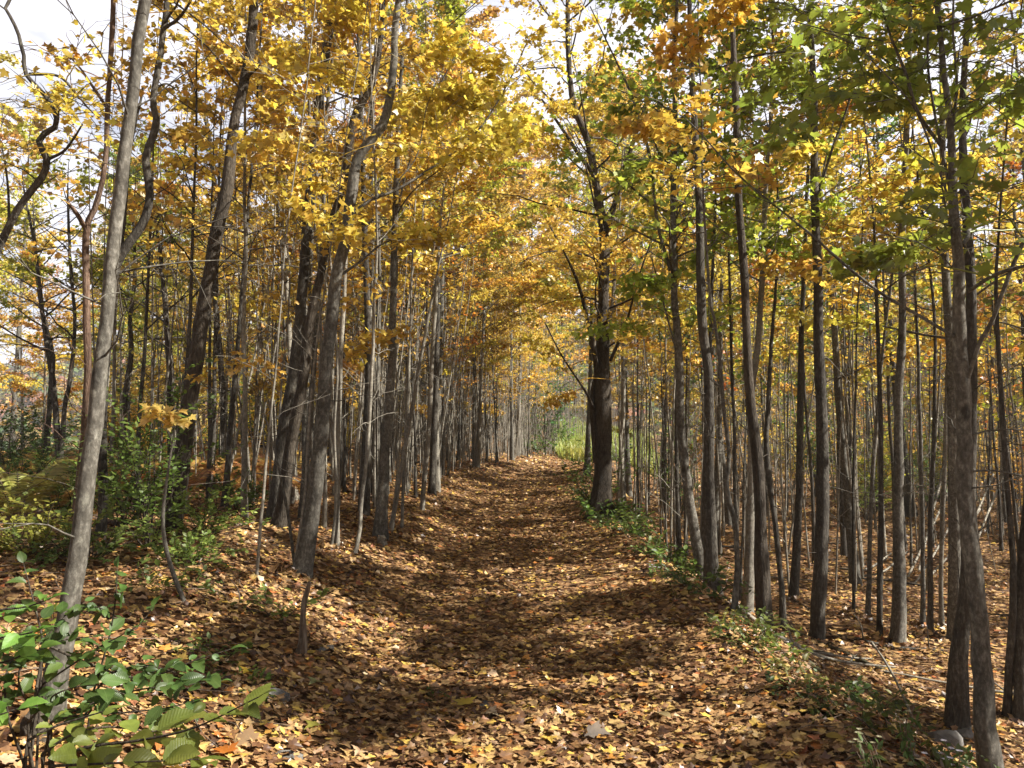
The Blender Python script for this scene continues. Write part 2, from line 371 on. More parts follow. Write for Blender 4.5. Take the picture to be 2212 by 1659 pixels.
def bare_twigs(g, tp, tr, n, lo, hi, L):
    cs = np.concatenate([[0], np.cumsum(np.linalg.norm(np.diff(tp, axis=0), axis=1))])
    for k in range(n):
        h = rng.uniform(lo, hi) * cs[-1]; p = np.array([np.interp(h, cs, tp[:, q]) for q in range(3)]); r = np.interp(h, cs, tr)
        a = rng.uniform(0, 6.28); d = np.array([math.cos(a), math.sin(a), rng.uniform(.1, .9)]); pts = [p]; l = L * rng.uniform(.3, 1.2)
        for q in range(5):
            d = unit(d + rng.normal(0, .22, 3)); pts.append(pts[-1] + d * l / 5)
        pts = np.array(pts); r0 = min(.006, r * .4); tube(g, pts, np.linspace(r0, .0012, 6), 4, 0, cap=False)
        for q in (2, 3, 4):
            e = unit(d + rng.normal(0, .7, 3)); tube(g, np.array([pts[q], pts[q] + e * l * .16, pts[q] + e * l * .34 + rng.normal(0, .02, 3)]), [r0 * .5, r0 * .35, .001], 3, 0, cap=False)

def wander_trunk(H, r0, wob=.05, n=14, lean=(0, 0), tip=.12):
    t = np.linspace(0, 1, n)
    x = lean[0] * H * t + wob * np.cumsum(rng.normal(0, 1, n)) * t ** .5 * .6
    y = lean[1] * H * t + wob * np.cumsum(rng.normal(0, 1, n)) * t ** .5 * .6
    p = np.column_stack([x - x[0], y - y[0], t * H - .12])
    r = r0 * (1 - (1 - tip) * t ** .9); r[0] *= 1.5; r[1] *= 1.06
    return p, r

def proto(name, cat, H, r0, bark, color, sides=8, wob=.05, trunkname='trunk', **kw):
    root = empty(name, (0, 0, 0), None, cat)
    tp, tr = wander_trunk(H, r0, wob)
    gt, gc = G(), G()
    sp = spline(tp, 22); rr = np.interp(np.linspace(0, 1, 22), np.linspace(0, 1, len(tr)), tr)
    tube(gt, sp, rr, sides, rough=.02)
    grow(gt, gc, sp, rr, **kw)
    bare_twigs(gt, sp, rr, 9, .12, kw.get('cb', .4) + .1, .9)
    gt.build(trunkname, bark, root)
    c = gc.build('crown', [M_LEAF, bark], root); c.color = (*color, 1)
    return root

# ================================================================== SETTING
def grid_sheet(name, xs, ys, dz, mat, label, cat):
    X, Y = np.meshgrid(xs, ys); Z = terrain(X, Y) + dz
    nx, ny = len(xs), len(ys)
    i = np.arange(ny - 1)[:, None] * nx; j = np.arange(nx - 1)[None]
    Fc = np.stack([i + j, i + j + 1, i + j + nx + 1, i + j + nx], -1).reshape(-1, 4)
    g = G(); g.add(np.stack([X, Y, Z], -1).reshape(-1, 3), Fc)
    o = g.build(name, mat); return props(o, label, cat, kind='structure')
def graded(a, b, fine0, fine1, step, grow_=1.12):
    v = list(np.arange(fine0, fine1, step)); s = step
    while v[-1] < b: s *= grow_; v.append(v[-1] + s)
    s = step
    while v[0] > a: s *= grow_; v.insert(0, v[0] - s)
    return np.array(v)
grid_sheet('ground', graded(-700, 700, -9, 10, .16), graded(-60, 900, 0, 22, .16), 0, M_GROUND, 'forest floor of dark soil under fallen leaves', 'ground')
ys = np.concatenate([np.arange(-3, 20, .2), np.arange(20, 58, .5)]); us = np.linspace(-1.45, 1.5, 15)
Y, U = np.meshgrid(ys, us, indexing='ij'); X = path_x(Y) + U * (1 - .1 * np.sin(Y * .8)[..., ]); Z = terrain(X, Y) + .012
nx = len(us); i = np.arange(len(ys) - 1)[:, None] * nx; j = np.arange(nx - 1)[None]
g = G(); g.add(np.stack([X, Y, Z], -1).reshape(-1, 3), np.stack([i + j, i + j + 1, i + j + nx + 1, i + j + nx], -1).reshape(-1, 4))
props(g.build('path', M_PATH), 'broad woodland path of trodden soil covered by leaves', 'path', kind='structure')

# leaf litter: one uncountable cover
g = G()
def scatter(y0, y1, dens, size, tpl, lift=.01, tilt=.24, xr=None):
    xm = .72 * y1 + 1.2 if xr is None else xr
    n = int((y1 - y0) * 2 * xm * dens); y = rng.uniform(y0, y1, n); x = rng.uniform(-xm, xm, n)
    keep = np.abs(x) < .70 * y + 1.3; x, y = x[keep], y[keep]; n = len(x)
    d = np.abs(x - path_x(y)); keep = rng.random(n) < np.where(d < 2.4, 1, .8); x, y = x[keep], y[keep]; n = len(x)
    e = .05
    gx = (terrain(x + e, y) - terrain(x - e, y)) / (2 * e); gy = (terrain(x, y + e) - terrain(x, y - e)) / (2 * e)
    nr = unit(np.column_stack([-gx, -gy, np.ones(n)])); z = terrain(x, y) + .014 + rng.uniform(0, lift, n)
    a = rng.uniform(0, 6.283, n); dr = np.column_stack([np.cos(a), np.sin(a), gx * np.cos(a) + gy * np.sin(a) + np.abs(rng.normal(0, tilt * .35, n))])
    nr = nr + rng.normal(0, tilt, (n, 3))
    # many lie upside down, curled into shallow boats
    flip = np.where(rng.random(n) < .5, 1, -1)[:, None]
    leaves(g, np.column_stack([x, y, z]), dr, nr * flip, size * rng.uniform(.4, 1.35, n), tpl, 0, flip[:, 0] * rng.uniform(.1, 1.5, n))
scatter(1.8, 5.0, 680, .058, MAPLE, .035)
scatter(5.0, 9.0, 480, .060, MAPLE_MID, .035)
scatter(1.8, 7.0, 420, .034, MAPLE_FAR, .04)
scatter(9.0, 16, 280, .068, MAPLE_MID, .03)
scatter(16, 30, 105, .092, MAPLE_FAR, .03)
scatter(30, 56, 26, .15, MAPLE_FAR, .03)
LIT = g
g = G()
for k in range(1250):
    y = 2.5 + 16 * rng.random() ** 1.6; x = rng.uniform(-.68 * y - .8, .68 * y + .8)
    if -1.2 < x < 1.6 and rng.random() < .85: continue
    a = rng.uniform(0, 3.14); l = rng.uniform(.08, .45); dx, dy = math.cos(a) * l, math.sin(a) * l
    P = [np.array([x + dx * q + rng.normal(0, .015), y + dy * q + rng.normal(0, .015), hz(x + dx * q, y + dy * q) + .03 + rng.uniform(0, .03)]) for q in (-.5, -.1, .3, .6)]
    tube(g, P, [.004, .0035, .003, .0015], 4, cap=False)
props(g.build('twig_litter', B_DEAD), 'thin dead twigs strewn over the forest floor', 'twigs', kind='stuff')

# ================================================================== HERO TREES
def hero(name, label, bark, pts, branches=(), color=GOLD, D=None, H=11., cat='tree', crown=None, twig=False, sides=12, flute=.12, furrow=.03, group=None, zoff=0):
    """a tree whose trunk follows measured points (photo x, photo y, photo width)"""
    b = pts[0]
    if D is None:
        gp = ground_at(b[0], b[1]); D = gp[1]
    else:
        gp = at(b[0], b[1], D); gp[2] = hz(gp[0], gp[1])
    P = [at(x, y, D) for x, y, w in pts]; Rr = [.84 * w * D / F / 2 for x, y, w in pts]
    P[0] = np.array([P[0][0], D, hz(P[0][0], D) - .05])
    P, Rr = list(P), list(Rr)
    # gentle lean in depth so that the stem is not flat
    ph = rng.uniform(0, 6.28)
    for i in range(1, len(P)): P[i] = P[i] + np.array([0, .05 * math.sin(ph + P[i][2] * .9), 0])
    top = P[-1]
    if H and top[2] < H:
        d = unit(P[-1] - P[-2])
        n = max(2, int((H - top[2]) / 1.2)); st = (H - top[2]) / n
        for k in range(n):
            d = unit(d + np.array([rng.normal(0, .07), rng.normal(0, .07), .35]))
            P.append(P[-1] + d * st); Rr.append(max(.006, Rr[len(pts) - 1] * (1 - .85 * (k + 1) / n)))
    P = np.array(P); Q = np.column_stack([P, Rr]); n = max(16, int(len(P) * 4)); Q = spline(Q, n)
    Q[:, 3] = np.maximum(Q[:, 3], .004)
    # slight kinks at old nodes and uneven girth
    kx = np.convolve(rng.normal(0, 1, n + 4), np.ones(5) / 5, 'valid'); kz = np.convolve(rng.normal(0, 1, n + 4), np.ones(5) / 5, 'valid')
    Q[1:, 0] += .014 * kx[1:]; Q[1:, 1] += .014 * kz[1:]; Q[:, 3] *= 1 + .07 * np.convolve(rng.normal(0, 1, n + 2), np.ones(3) / 3, 'valid')
    Q[0, 3] *= 1.18
    off = np.array([P[0][0], P[0][1], hz(P[0][0], P[0][1])])
    root = empty(name, off, label, cat, group)
    gt, gc = G(), G()
    tube(gt, Q[:, :3], Q[:, 3], sides, 0, rough=furrow, flute=flute * 1.4, ph=ph)
    kw = dict(cb=.62, nbr=13, spread=1.8, nsub=6, nl=10, ls=.08, tpl=MAPLE_MID)
    if crown: kw.update(crown)
    if D < 9.3: kw['tpl'] = MAPLE
    if kw['nbr']: grow(gt, gc, Q[:, :3], Q[:, 3], **kw)
    bare_twigs(gt, Q[:, :3], Q[:, 3], 10 if sides > 9 else 7, .1, .6, .8)
    tr = gt.build('trunk', bark, root, off=off)
    for br in branches:
        gb = G(); gl = br[1] if isinstance(br[0], (list, tuple)) and isinstance(br[1], dict) else {}
        bp = br[0] if gl or isinstance(br[0][0], (list, tuple)) else br
        B = [at(x, y, D) for x, y, w in bp]; Br = [.84 * w * D / F / 2 for x, y, w in bp]
        dy = gl.get('dy', rng.uniform(-.5, .3))
        B = [p + np.array([0, dy * i / max(1, len(B) - 1), 0]) for i, p in enumerate(B)]
        BQ = spline(np.column_stack([B, Br]), max(8, 4 * len(B))); BQ[:, 3] = np.maximum(BQ[:, 3], .0025)
        tube(gb, BQ[:, :3], BQ[:, 3], 7, 0, rough=.02)
        gb.build('branch', bark, tr, off=off)
        if gl.get('leaf', True):
            grow(gc, gc, BQ[:, :3], BQ[:, 3], cb=gl.get('cb', .25), nbr=gl.get('nbr', 9), spread=gl.get('spread', .9), nsub=4, nl=gl.get('nl', 10), ls=gl.get('ls', .078), tpl=MAPLE if D < 9.3 else MAPLE_MID, lo_el=0, up=.3)
    if gc.n:
        c = gc.build('crown', [M_LEAF, bark], root, off=off); c.color = (*color, 1)
    return root

HT = None
C_HI = dict(cb=.55, nbr=14)
# --- beside the path, left
hero('young_maple_tree', 'slim pale grey maple leaning over the leafy shrub, sunlit bands on smooth bark', B_GREY,
     [(100, 1568, 62), (120, 1480, 52), (148, 1340, 47), (170, 1200, 44), (187, 1050, 42), (206, 850, 37), (228, 620, 33), (250, 400, 31), (268, 220, 30), (300, 0, 29)], color=GOLD, H=9, crown=dict(cb=.66, nbr=14, spread=1.8))
hero('maple_tree', 'reddish shaggy-barked tree close behind the slim pale grey maple, broken stub at its fork', B_RED,
     [(148, 1205, 30), (158, 1110, 22), (172, 980, 20), (185, 830, 19), (188, 660, 18), (189, 500, 16), (203, 470, 15), (216, 430, 13), (232, 350, 13), (237, 250, 13), (244, 120, 13), (248, 0, 12)],
     branches=[([(189, 500, 14), (183, 470, 11), (181, 455, 8)], dict(leaf=False)), ([(236, 240, 9), (190, 175, 7), (160, 135, 5), (120, 95, 3)], dict(nl=3, nbr=7, ls=.07))], color=GOLD, H=9, D=7.6)
hero('maple_tree', 'dark tree with a swan-neck curve and one pale patch high on its stem', B_ROUGH,
     [(214, 1222, 26), (220, 1080, 22), (222, 930, 20), (226, 800, 20), (234, 700, 22), (243, 630, 24), (256, 572, 24), (280, 530, 22), (309, 490, 21), (325, 430, 20), (318, 350, 20), (331, 300, 19), (341, 265, 17), (334, 220, 17), (340, 165, 16), (348, 90, 15), (358, 0, 14)],
     branches=[([(248, 600, 15), (262, 500, 13), (268, 400, 11), (275, 310, 8), (300, 180, 6)], dict(leaf=False)), ([(335, 190, 7), (350, 170, 5), (362, 175, 4)], dict(leaf=False)), ([(356, 60, 10), (400, 55, 8), (440, 30, 6), (470, -10, 5)], dict(nl=4))], color=YEL, H=9, D=8.2)
hero('crooked_tree', 'zigzag dark trunk at the very edge of the picture, bending in from outside', B_ROUGH,
     [(-150, 1420, 30), (-110, 1000, 26), (-70, 700, 22), (-20, 560, 19), (28, 470, 18), (58, 425, 18), (97, 372, 17), (102, 340, 17), (85, 312, 15), (96, 292, 15), (123, 270, 14), (108, 220, 12), (62, 165, 11), (60, 130, 10), (45, 70, 9), (21, 22, 8), (32, 0, 8)],
     branches=[([(123, 270, 7), (145, 267, 5), (165, 265, 3), (195, 275, 2)], dict(nl=2, nbr=6, spread=.5, ls=.06)), ([(102, 345, 9), (150, 335, 7), (185, 315, 6), (215, 295, 4)], dict(nl=2, nbr=6, spread=.5, ls=.06)), ([(64, 160, 9), (130, 168, 7), (170, 205, 6), (205, 245, 4), (232, 268, 3)], dict(nl=2, nbr=6, spread=.5, ls=.06)), ([(20, 480, 8), (8, 400, 6), (-10, 330, 5), (-30, 280, 4)], dict(nl=2, nbr=6, spread=.5, ls=.06))], color=YEL, H=6.2, D=6.2, crown=dict(cb=.75, nbr=6, nl=3))
hero('maple_tree', 'thick dark straight trunk leaning over the ferns, flared split base', B_DARK,
     [(372, 1150, 50), (380, 1085, 42), (392, 1020, 40), (407, 920, 39), (425, 800, 37), (435, 725, 36), (445, 650, 34), (460, 575, 33), (472, 500, 32), (488, 425, 31), (496, 350, 29), (503, 260, 27), (520, 190, 26), (537, 100, 25), (546, 0, 24)],
     branches=[([(533, 165, 13), (560, 158, 9), (576, 154, 9)], dict(leaf=False)), ([(372, 1120, 20), (362, 1100, 22), (358, 1065, 14), (366, 1030, 6)], dict(leaf=False)), ([(520, 195, 6), (460, 115, 5), (400, 65, 4), (330, 15, 3)], dict(nl=4))], color=GOLD, H=11.5, flute=.22)
hero('maple_tree', 'straight slender dark trunk rising out of the golden ferns', B_ROUGH,
     [(478, 1022, 20), (480, 900, 17), (476, 780, 16), (466, 650, 14), (464, 500, 13), (463, 420, 12), (450, 290, 11), (430, 220, 9), (410, 180, 7)], color=GOLD, H=10, crown=dict(cb=.55), branches=[([(464, 470, 6), (420, 420, 5), (370, 360, 4), (320, 330, 3)], {}), ([(465, 560, 5), (410, 500, 4), (340, 450, 3)], {})])
hero('maple_tree', 'dark half of a pair of trunks grown together at the base beside the path', B_ROUGH,
     [(592, 1172, 44), (603, 1055, 36), (613, 955, 34), (633, 830, 31), (650, 650, 27), (660, 500, 26), (673, 370, 25), (688, 240, 24), (708, 100, 23), (722, 0, 22)], color=GOLD, H=12, crown=dict(cb=.6, nbr=16), D=10.6)
hero('maple_tree', 'leaning furrowed trunk crossing in front of its dark twin, sunlit foot', B_DARK,
     [(598, 1195, 46), (612, 1100, 32), (630, 960, 29), (655, 830, 27), (673, 690, 24), (693, 590, 22), (713, 490, 21), (738, 400, 20), (755, 310, 20), (768, 245, 20), (798, 190, 18), (818, 100, 17), (826, 0, 16)], color=GOLD, H=11, D=10.2)
hero('maple_tree', 'smooth grey maple with a hard elbow bend and a long branch reaching over the path', B_GREY,
     [(650, 1248, 58), (672, 1125, 42), (688, 980, 38), (703, 820, 35), (720, 690, 33), (728, 600, 31), (748, 525, 30), (758, 450, 29), (768, 360, 27), (788, 320, 25), (823, 280, 24), (840, 215, 21), (848, 125, 19), (856, 0, 17)],
     branches=[([(765, 458, 10), (800, 425, 8), (853, 398, 8), (933, 340, 7), (1003, 280, 6), (1053, 215, 5), (1105, 115, 4), (1140, 30, 3)], dict(nbr=14, dy=.6)), ([(742, 590, 8), (775, 565, 6), (830, 520, 5), (900, 505, 3)], {}), ([(860, 390, 4), (900, 330, 3), (920, 220, 3), (960, 120, 2)], {})], color=YEL, H=10)
hero('maple_tree', 'upright grey trunk at the path edge with a small cut stump at its foot', B_GREY,
     [(818, 1165, 36), (828, 1040, 26), (838, 880, 24), (845, 750, 21), (850, 560, 18), (854, 440, 16), (860, 330, 13), (866, 200, 11), (872, 80, 9)], color=GOLD, H=10,
     branches=[([(850, 500, 6), (880, 380, 5), (930, 250, 4), (1000, 120, 3)], {}), ([(852, 470, 5), (900, 420, 4), (985, 370, 3)], {})])
hero('maple_tree', 'grey trunk between the elbow-bent maple and the upright stump-footed one', B_ROUGH,
     [(787, 1115, 28), (792, 960, 22), (795, 820, 20), (793, 640, 18), (786, 480, 16), (786, 380, 14), (780, 200, 12), (775, 60, 10)], color=GOLD, H=11)
hero('maple_tree', 'pale thin trunk leaning behind the grown-together pair, forking among gold leaves', B_PALE,
     [(640, 1085, 15), (632, 900, 14), (628, 760, 14), (613, 540, 13), (588, 350, 12), (570, 220, 11), (553, 100, 9)], color=GOLD, H=10, D=14)
# thin stems in front of the row
for lab, pl, c in [
    ('thin curved pale sapling with a kinked foot, between the elbow-bent maple and the stump', [(762, 1205, 13), (775, 1150, 10), (778, 1090, 10), (790, 980, 10), (800, 830, 9), (808, 640, 8), (815, 500, 6)], GOLD),
    ('grey pole-like sapling sprouting close to the elbow-bent maple', [(728, 1190, 17), (727, 1120, 14), (730, 1000, 13), (735, 830, 13), (742, 660, 11), (752, 480, 8)], GOLD),
    ('slim sapling bowing outward at its foot in front of the grey pole-like one', [(712, 1190, 9), (722, 1140, 8), (728, 1060, 8), (726, 940, 7), (732, 800, 6)], YEL),
    ('skinny bare sapling in front of the sunlit furrowed foot, beside the path', [(552, 1265, 9), (560, 1150, 8), (572, 980, 7), (586, 850, 6), (598, 720, 5)], YEL),
    ('thin slanting sapling that leans toward the path beside the upright stump-footed trunk', [(842, 1150, 14), (868, 1010, 12), (895, 860, 10), (925, 700, 8), (950, 560, 5)], GOLD),
    ('straight thin sapling just past the slanting one at the path edge', [(868, 1152, 9), (872, 1030, 8), (880, 880, 8), (884, 720, 6), (890, 560, 5)], GOLD),
    ('young grey trunk standing where the left row of stems meets the path', [(912, 1105, 13), (922, 980, 12), (930, 850, 11), (938, 700, 10), (948, 520, 8), (960, 400, 6)], GOLD),
    ('darker straight trunk in the row, taller and thicker than the stems around it', [(932, 1070, 20), (937, 930, 17), (942, 800, 15), (945, 640, 13), (948, 480, 10)], GOLD),
    ('thin wavering sapling by the pair of trunks grown together', [(632, 1245, 10), (640, 1190, 8), (655, 1080, 8), (662, 960, 7), (672, 840, 6), (690, 700, 5)], YEL)]:
    hero('sapling', lab, B_PALE if 'dark' not in lab else B_ROUGH, pl, color=c, cat='sapling', H=7.5, sides=8, flute=.05, crown=dict(cb=.55, nbr=12, spread=1.1, nl=9))
# --- right side
hero('oak_tree', 'stout dark old tree standing at the far right edge of the path, forked high up', B_DARK,
     [(1297, 1118, 54), (1300, 1060, 42), (1305, 980, 38), (1304, 880, 37), (1303, 830, 36), (1302, 720, 33), (1304, 600, 28), (1306, 520, 26), (1294, 430, 22), (1272, 310, 19), (1243, 240, 18), (1231, 175, 15), (1226, 50, 13)],
     branches=[([(1304, 530, 17), (1318, 475, 15), (1338, 395, 13), (1366, 310, 11), (1388, 240, 8), (1420, 130, 5)], dict(dy=-.6)), ([(1300, 500, 14), (1283, 400, 11), (1240, 345, 10), (1226, 335, 9), (1166, 260, 5)], dict(dy=-1)),
               ([(1292, 830, 16), (1280, 760, 13), (1262, 690, 11), (1246, 640, 9), (1222, 590, 6), (1180, 520, 4)], dict(dy=-1.2)), ([(1286, 890, 8), (1262, 850, 6), (1240, 825, 5), (1205, 780, 4), (1170, 720, 3)], dict(dy=-1.5)), ([(1318, 780, 9), (1350, 700, 7), (1375, 600, 5), (1410, 500, 4)], dict(dy=-.6)),
               ([(1288, 1000, 18), (1281, 900, 17), (1279, 860, 15), (1288, 800, 12)], dict(leaf=False, dy=0))], color=YEL, H=13, flute=.2, crown=dict(cb=.24, nbr=44, spread=3.2, nl=20))
hero('maple_tree', 'gently curved grey green-leaved maple at the right path edge, side stem high up', B_GREY,
     [(1522, 1268, 34), (1512, 1200, 27), (1501, 1150, 25), (1487, 1055, 23), (1474, 955, 21), (1467, 830, 20), (1461, 740, 19), (1453, 600, 17), (1453, 450, 16), (1458, 300, 14), (1457, 150, 12), (1462, 40, 10)],
     branches=[([(1448, 585, 10), (1418, 480, 8), (1402, 350, 8), (1372, 250, 7), (1351, 200, 6), (1306, 110, 4), (1270, 40, 3)], dict(nbr=12, nl=12)), ([(1455, 400, 7), (1430, 330, 5), (1400, 230, 4)], dict(nl=12)), ([(1456, 360, 6), (1500, 270, 5), (1540, 200, 4), (1580, 110, 3)], dict(nl=12)), ([(1455, 480, 5), (1500, 400, 4), (1570, 330, 3), (1640, 300, 2)], dict(nl=10)), ([(1470, 790, 6), (1440, 690, 5), (1420, 620, 4), (1400, 560, 3)], {})], color=(.34, .42, .05), H=8.2, crown=dict(cb=.47, nbr=30, spread=2.0, nl=17, ls=.082))
hero('maple_tree', 'thicker rough trunk right behind the gently curved grey maple', B_ROUGH,
     [(1541, 1265, 40), (1536, 1150, 30), (1531, 1030, 28), (1530, 830, 26), (1514, 700, 23), (1511, 500, 21), (1506, 375, 19), (1501, 250, 17), (1494, 100, 14)], color=GOLD, H=11, D=9.6)
hero('maple_tree', 'slender maple with a brightly sunlit lower trunk and steep V-shaped branches', B_PALE,
     [(1612, 1330, 28), (1616, 1230, 23), (1622, 1130, 21), (1627, 980, 19), (1627, 850, 18), (1638, 740, 16), (1648, 550, 14), (1654, 380, 12), (1664, 220, 10), (1668, 100, 8), (1672, 0, 7)],
     branches=[([(1658, 285, 6), (1700, 258, 5), (1729, 235, 5), (1770, 195, 4), (1812, 145, 3)], dict(nl=12)), ([(1656, 330, 6), (1620, 260, 5), (1590, 190, 4), (1560, 130, 3)], dict(nl=12)), ([(1662, 240, 5), (1690, 160, 5), (1715, 90, 4), (1730, 20, 3)], dict(nl=12)), ([(1652, 430, 5), (1610, 470, 3), (1560, 500, 3)], {}), ([(1646, 580, 6), (1690, 520, 5), (1720, 500, 4), (1760, 520, 3)], {})], color=(.38, .44, .05), H=7.6, crown=dict(cb=.50, nbr=26, spread=1.8, nl=16, ls=.082))
hero('sapling', 'crooked thin sapling with a kink at mid height beside the sunlit slender maple', B_GREY,
     [(1582, 1332, 18), (1594, 1240, 13), (1592, 1140, 12), (1572, 1060, 12), (1578, 985, 11), (1567, 880, 10), (1560, 800, 9), (1546, 700, 8), (1530, 600, 7)], color=GOLD, H=6.5, cat='sapling', crown=dict(cb=.5, nbr=12, spread=1.1))
hero('maple_tree', 'dark vine-clad trunk directly behind the sunlit slender maple', B_DARK,
     [(1650, 1296, 42), (1645, 1150, 30), (1640, 1000, 27), (1622, 830, 24), (1610, 600, 22), (1597, 450, 21), (1591, 320, 20), (1586, 180, 17), (1580, 40, 14)], color=GOLD, H=11, D=9.2)
hero('maple_tree', 'straight brown trunk with a scarred sunlit foot, standing behind the fallen logs', B_ROUGH,
     [(1762, 1388, 42), (1766, 1320, 35), (1774, 1180, 32), (1777, 1030, 30), (1775, 830, 27), (1771, 720, 26), (1766, 550, 23), (1760, 400, 20), (1755, 260, 18), (1752, 150, 15), (1748, 20, 13)],
     branches=[([(1771, 410, 7), (1794, 325, 7), (1819, 250, 6), (1840, 170, 5)], {}), ([(1765, 440, 5), (1785, 360, 4), (1815, 230, 4), (1830, 160, 3)], {})], color=YEL, H=10)
hero('maple_tree', 'straight grey-brown trunk midway between the scarred trunk and the pale-banded forked one', B_GREY,
     [(1936, 1392, 38), (1939, 1280, 30), (1941, 1130, 26), (1944, 950, 23), (1946, 830, 21), (1949, 720, 19), (1946, 560, 18), (1949, 400, 16), (1954, 300, 15), (1961, 150, 12), (1966, 0, 10)], color=YEL, H=10, crown=dict(cb=.6, nbr=12))
hero('maple_tree', 'front forked maple with pale sunlit bands and long branches sweeping both ways', B_GREY,
     [(2146, 1700, 60), (2136, 1500, 45), (2114, 1280, 42), (2104, 1130, 40), (2096, 980, 39), (2085, 830, 36), (2078, 700, 32), (2071, 575, 29), (2060, 500, 26), (2051, 400, 22), (2046, 300, 18), (2033, 175, 15), (2014, 0, 12)],
     branches=[([(2062, 728, 9), (2010, 680, 9), (1939, 622, 8), (1874, 552, 8), (1819, 482, 7), (1774, 425, 6), (1729, 370, 6), (1659, 290, 5), (1580, 180, 4), (1540, 120, 3)], dict(nbr=6, nl=4, cb=.45, dy=.9)),
               ([(2040, 325, 10), (1979, 250, 9), (1944, 165, 8), (1904, 85, 6), (1874, 0, 5)], dict(nl=5, nbr=8)), ([(1908, 88, 5), (1834, 50, 4), (1744, 0, 3)], dict(nl=5, nbr=6)), ([(2050, 430, 6), (1980, 270, 5), (1930, 215, 4), (1850, 150, 3)], dict(nl=5, nbr=6)),
               ([(2092, 815, 10), (2106, 740, 11), (2119, 700, 11), (2149, 590, 10), (2184, 490, 9), (2196, 410, 8), (2169, 330, 7), (2159, 240, 6), (2174, 150, 5), (2204, 50, 4)], dict(nbr=7, nl=4, dy=-.5)),
               ([(2078, 530, 12), (2110, 505, 12), (2134, 480, 11), (2175, 460, 9), (2230, 440, 7)], dict(leaf=True, dy=.4)), ([(2090, 630, 11), (2124, 602, 10), (2170, 590, 8), (2230, 575, 6)], dict(nbr=5, nl=4)),
               ([(2048, 320, 9), (2060, 200, 8), (2045, 80, 6), (2040, 0, 5)], dict(nbr=5, nl=4)), ([(2050, 400, 8), (2022, 240, 7), (2010, 120, 6), (2020, 0, 5)], dict(nbr=5, nl=4))], color=(.24, .29, .04), D=4.75, H=6.2, crown=dict(cb=.66, nbr=6, spread=1.2, nl=7, ls=.072), flute=.15)
hero('maple_tree', 'dark trunk standing close behind the front forked maple, cut pale at its top', B_ROUGH,
     [(2066, 1520, 56), (2074, 1420, 40), (2080, 1300, 34), (2086, 1130, 30), (2092, 900, 27), (2092, 640, 24), (2084, 400, 21), (2085, 250, 18), (2087, 160, 16)], color=GOLD, H=9, D=6.9)
hero('maple_tree', 'dark trunk cut off by the right border of the picture', B_ROUGH,
     [(2206, 1500, 40), (2212, 1350, 32), (2222, 1100, 30), (2235, 800, 26), (2250, 400, 20), (2270, 0, 14)], color=YEL, H=10, D=7.2)
for lab, pl, bk, c in [
    ('thin dark sapling between the front forked maple and the border trunk', [(2172, 1560, 20), (2181, 1280, 16), (2179, 1130, 14), (2166, 860, 12), (2160, 640, 9), (2168, 450, 6)], B_ROUGH, YEL),
    ('narrow dark sapling close beside the straight grey-brown trunk', [(1899, 1384, 16), (1904, 1130, 13), (1898, 860, 12), (1892, 640, 9), (1888, 470, 6)], B_ROUGH, YEL),
    ('dark sapling with a lit foot, behind the sunlit slender maple toward the scarred trunk', [(1713, 1298, 24), (1722, 1100, 19), (1729, 830, 17), (1734, 700, 14), (1741, 500, 11), (1745, 330, 8)], B_ROUGH, GOLD),
    ('bent dark sapling sweeping sideways above its foot, beside the dark vine-clad trunk', [(1690, 1358, 20), (1686, 1260, 15), (1674, 1130, 14), (1660, 1040, 14), (1655, 950, 14), (1658, 900, 12), (1668, 760, 10), (1680, 600, 7)], B_ROUGH, GOLD),
    ('dark straight sapling deep in the wood behind the scarred trunk', [(1825, 1202, 18), (1815, 1000, 15), (1809, 830, 14), (1801, 600, 11), (1798, 420, 8)], B_ROUGH, YEL),
    ('pale sapling of a close trio, the one with a sunlit foot', [(2034, 1358, 13), (2036, 1150, 11), (2048, 900, 10), (2052, 760, 8)], B_PALE, YEL),
    ('dark sapling of a close trio, middle one', [(2010, 1378, 15), (2009, 1150, 12), (2014, 900, 11), (2018, 700, 8)], B_ROUGH, YEL),
    ('grey sapling of a close trio, the one toward the grey-brown trunk', [(1992, 1358, 13), (1997, 1150, 11), (1990, 920, 10), (1980, 720, 8)], B_GREY, YEL),
    ('slim pale sapling leaning beside the narrow dark sapling', [(1874, 1338, 13), (1882, 1150, 11), (1890, 960, 10), (1905, 760, 8)], B_GREY, YEL),
    ('very thin sapling in front of the dark deep-wood sapling', [(1843, 1330, 8), (1846, 1150, 7), (1848, 900, 6), (1850, 700, 5)], B_ROUGH, YEL)]:
    hero('sapling', lab, bk, pl, color=c, cat='sapling', H=7.5, sides=8, flute=.05, crown=dict(cb=.5, nbr=12, spread=1.2, nl=9))
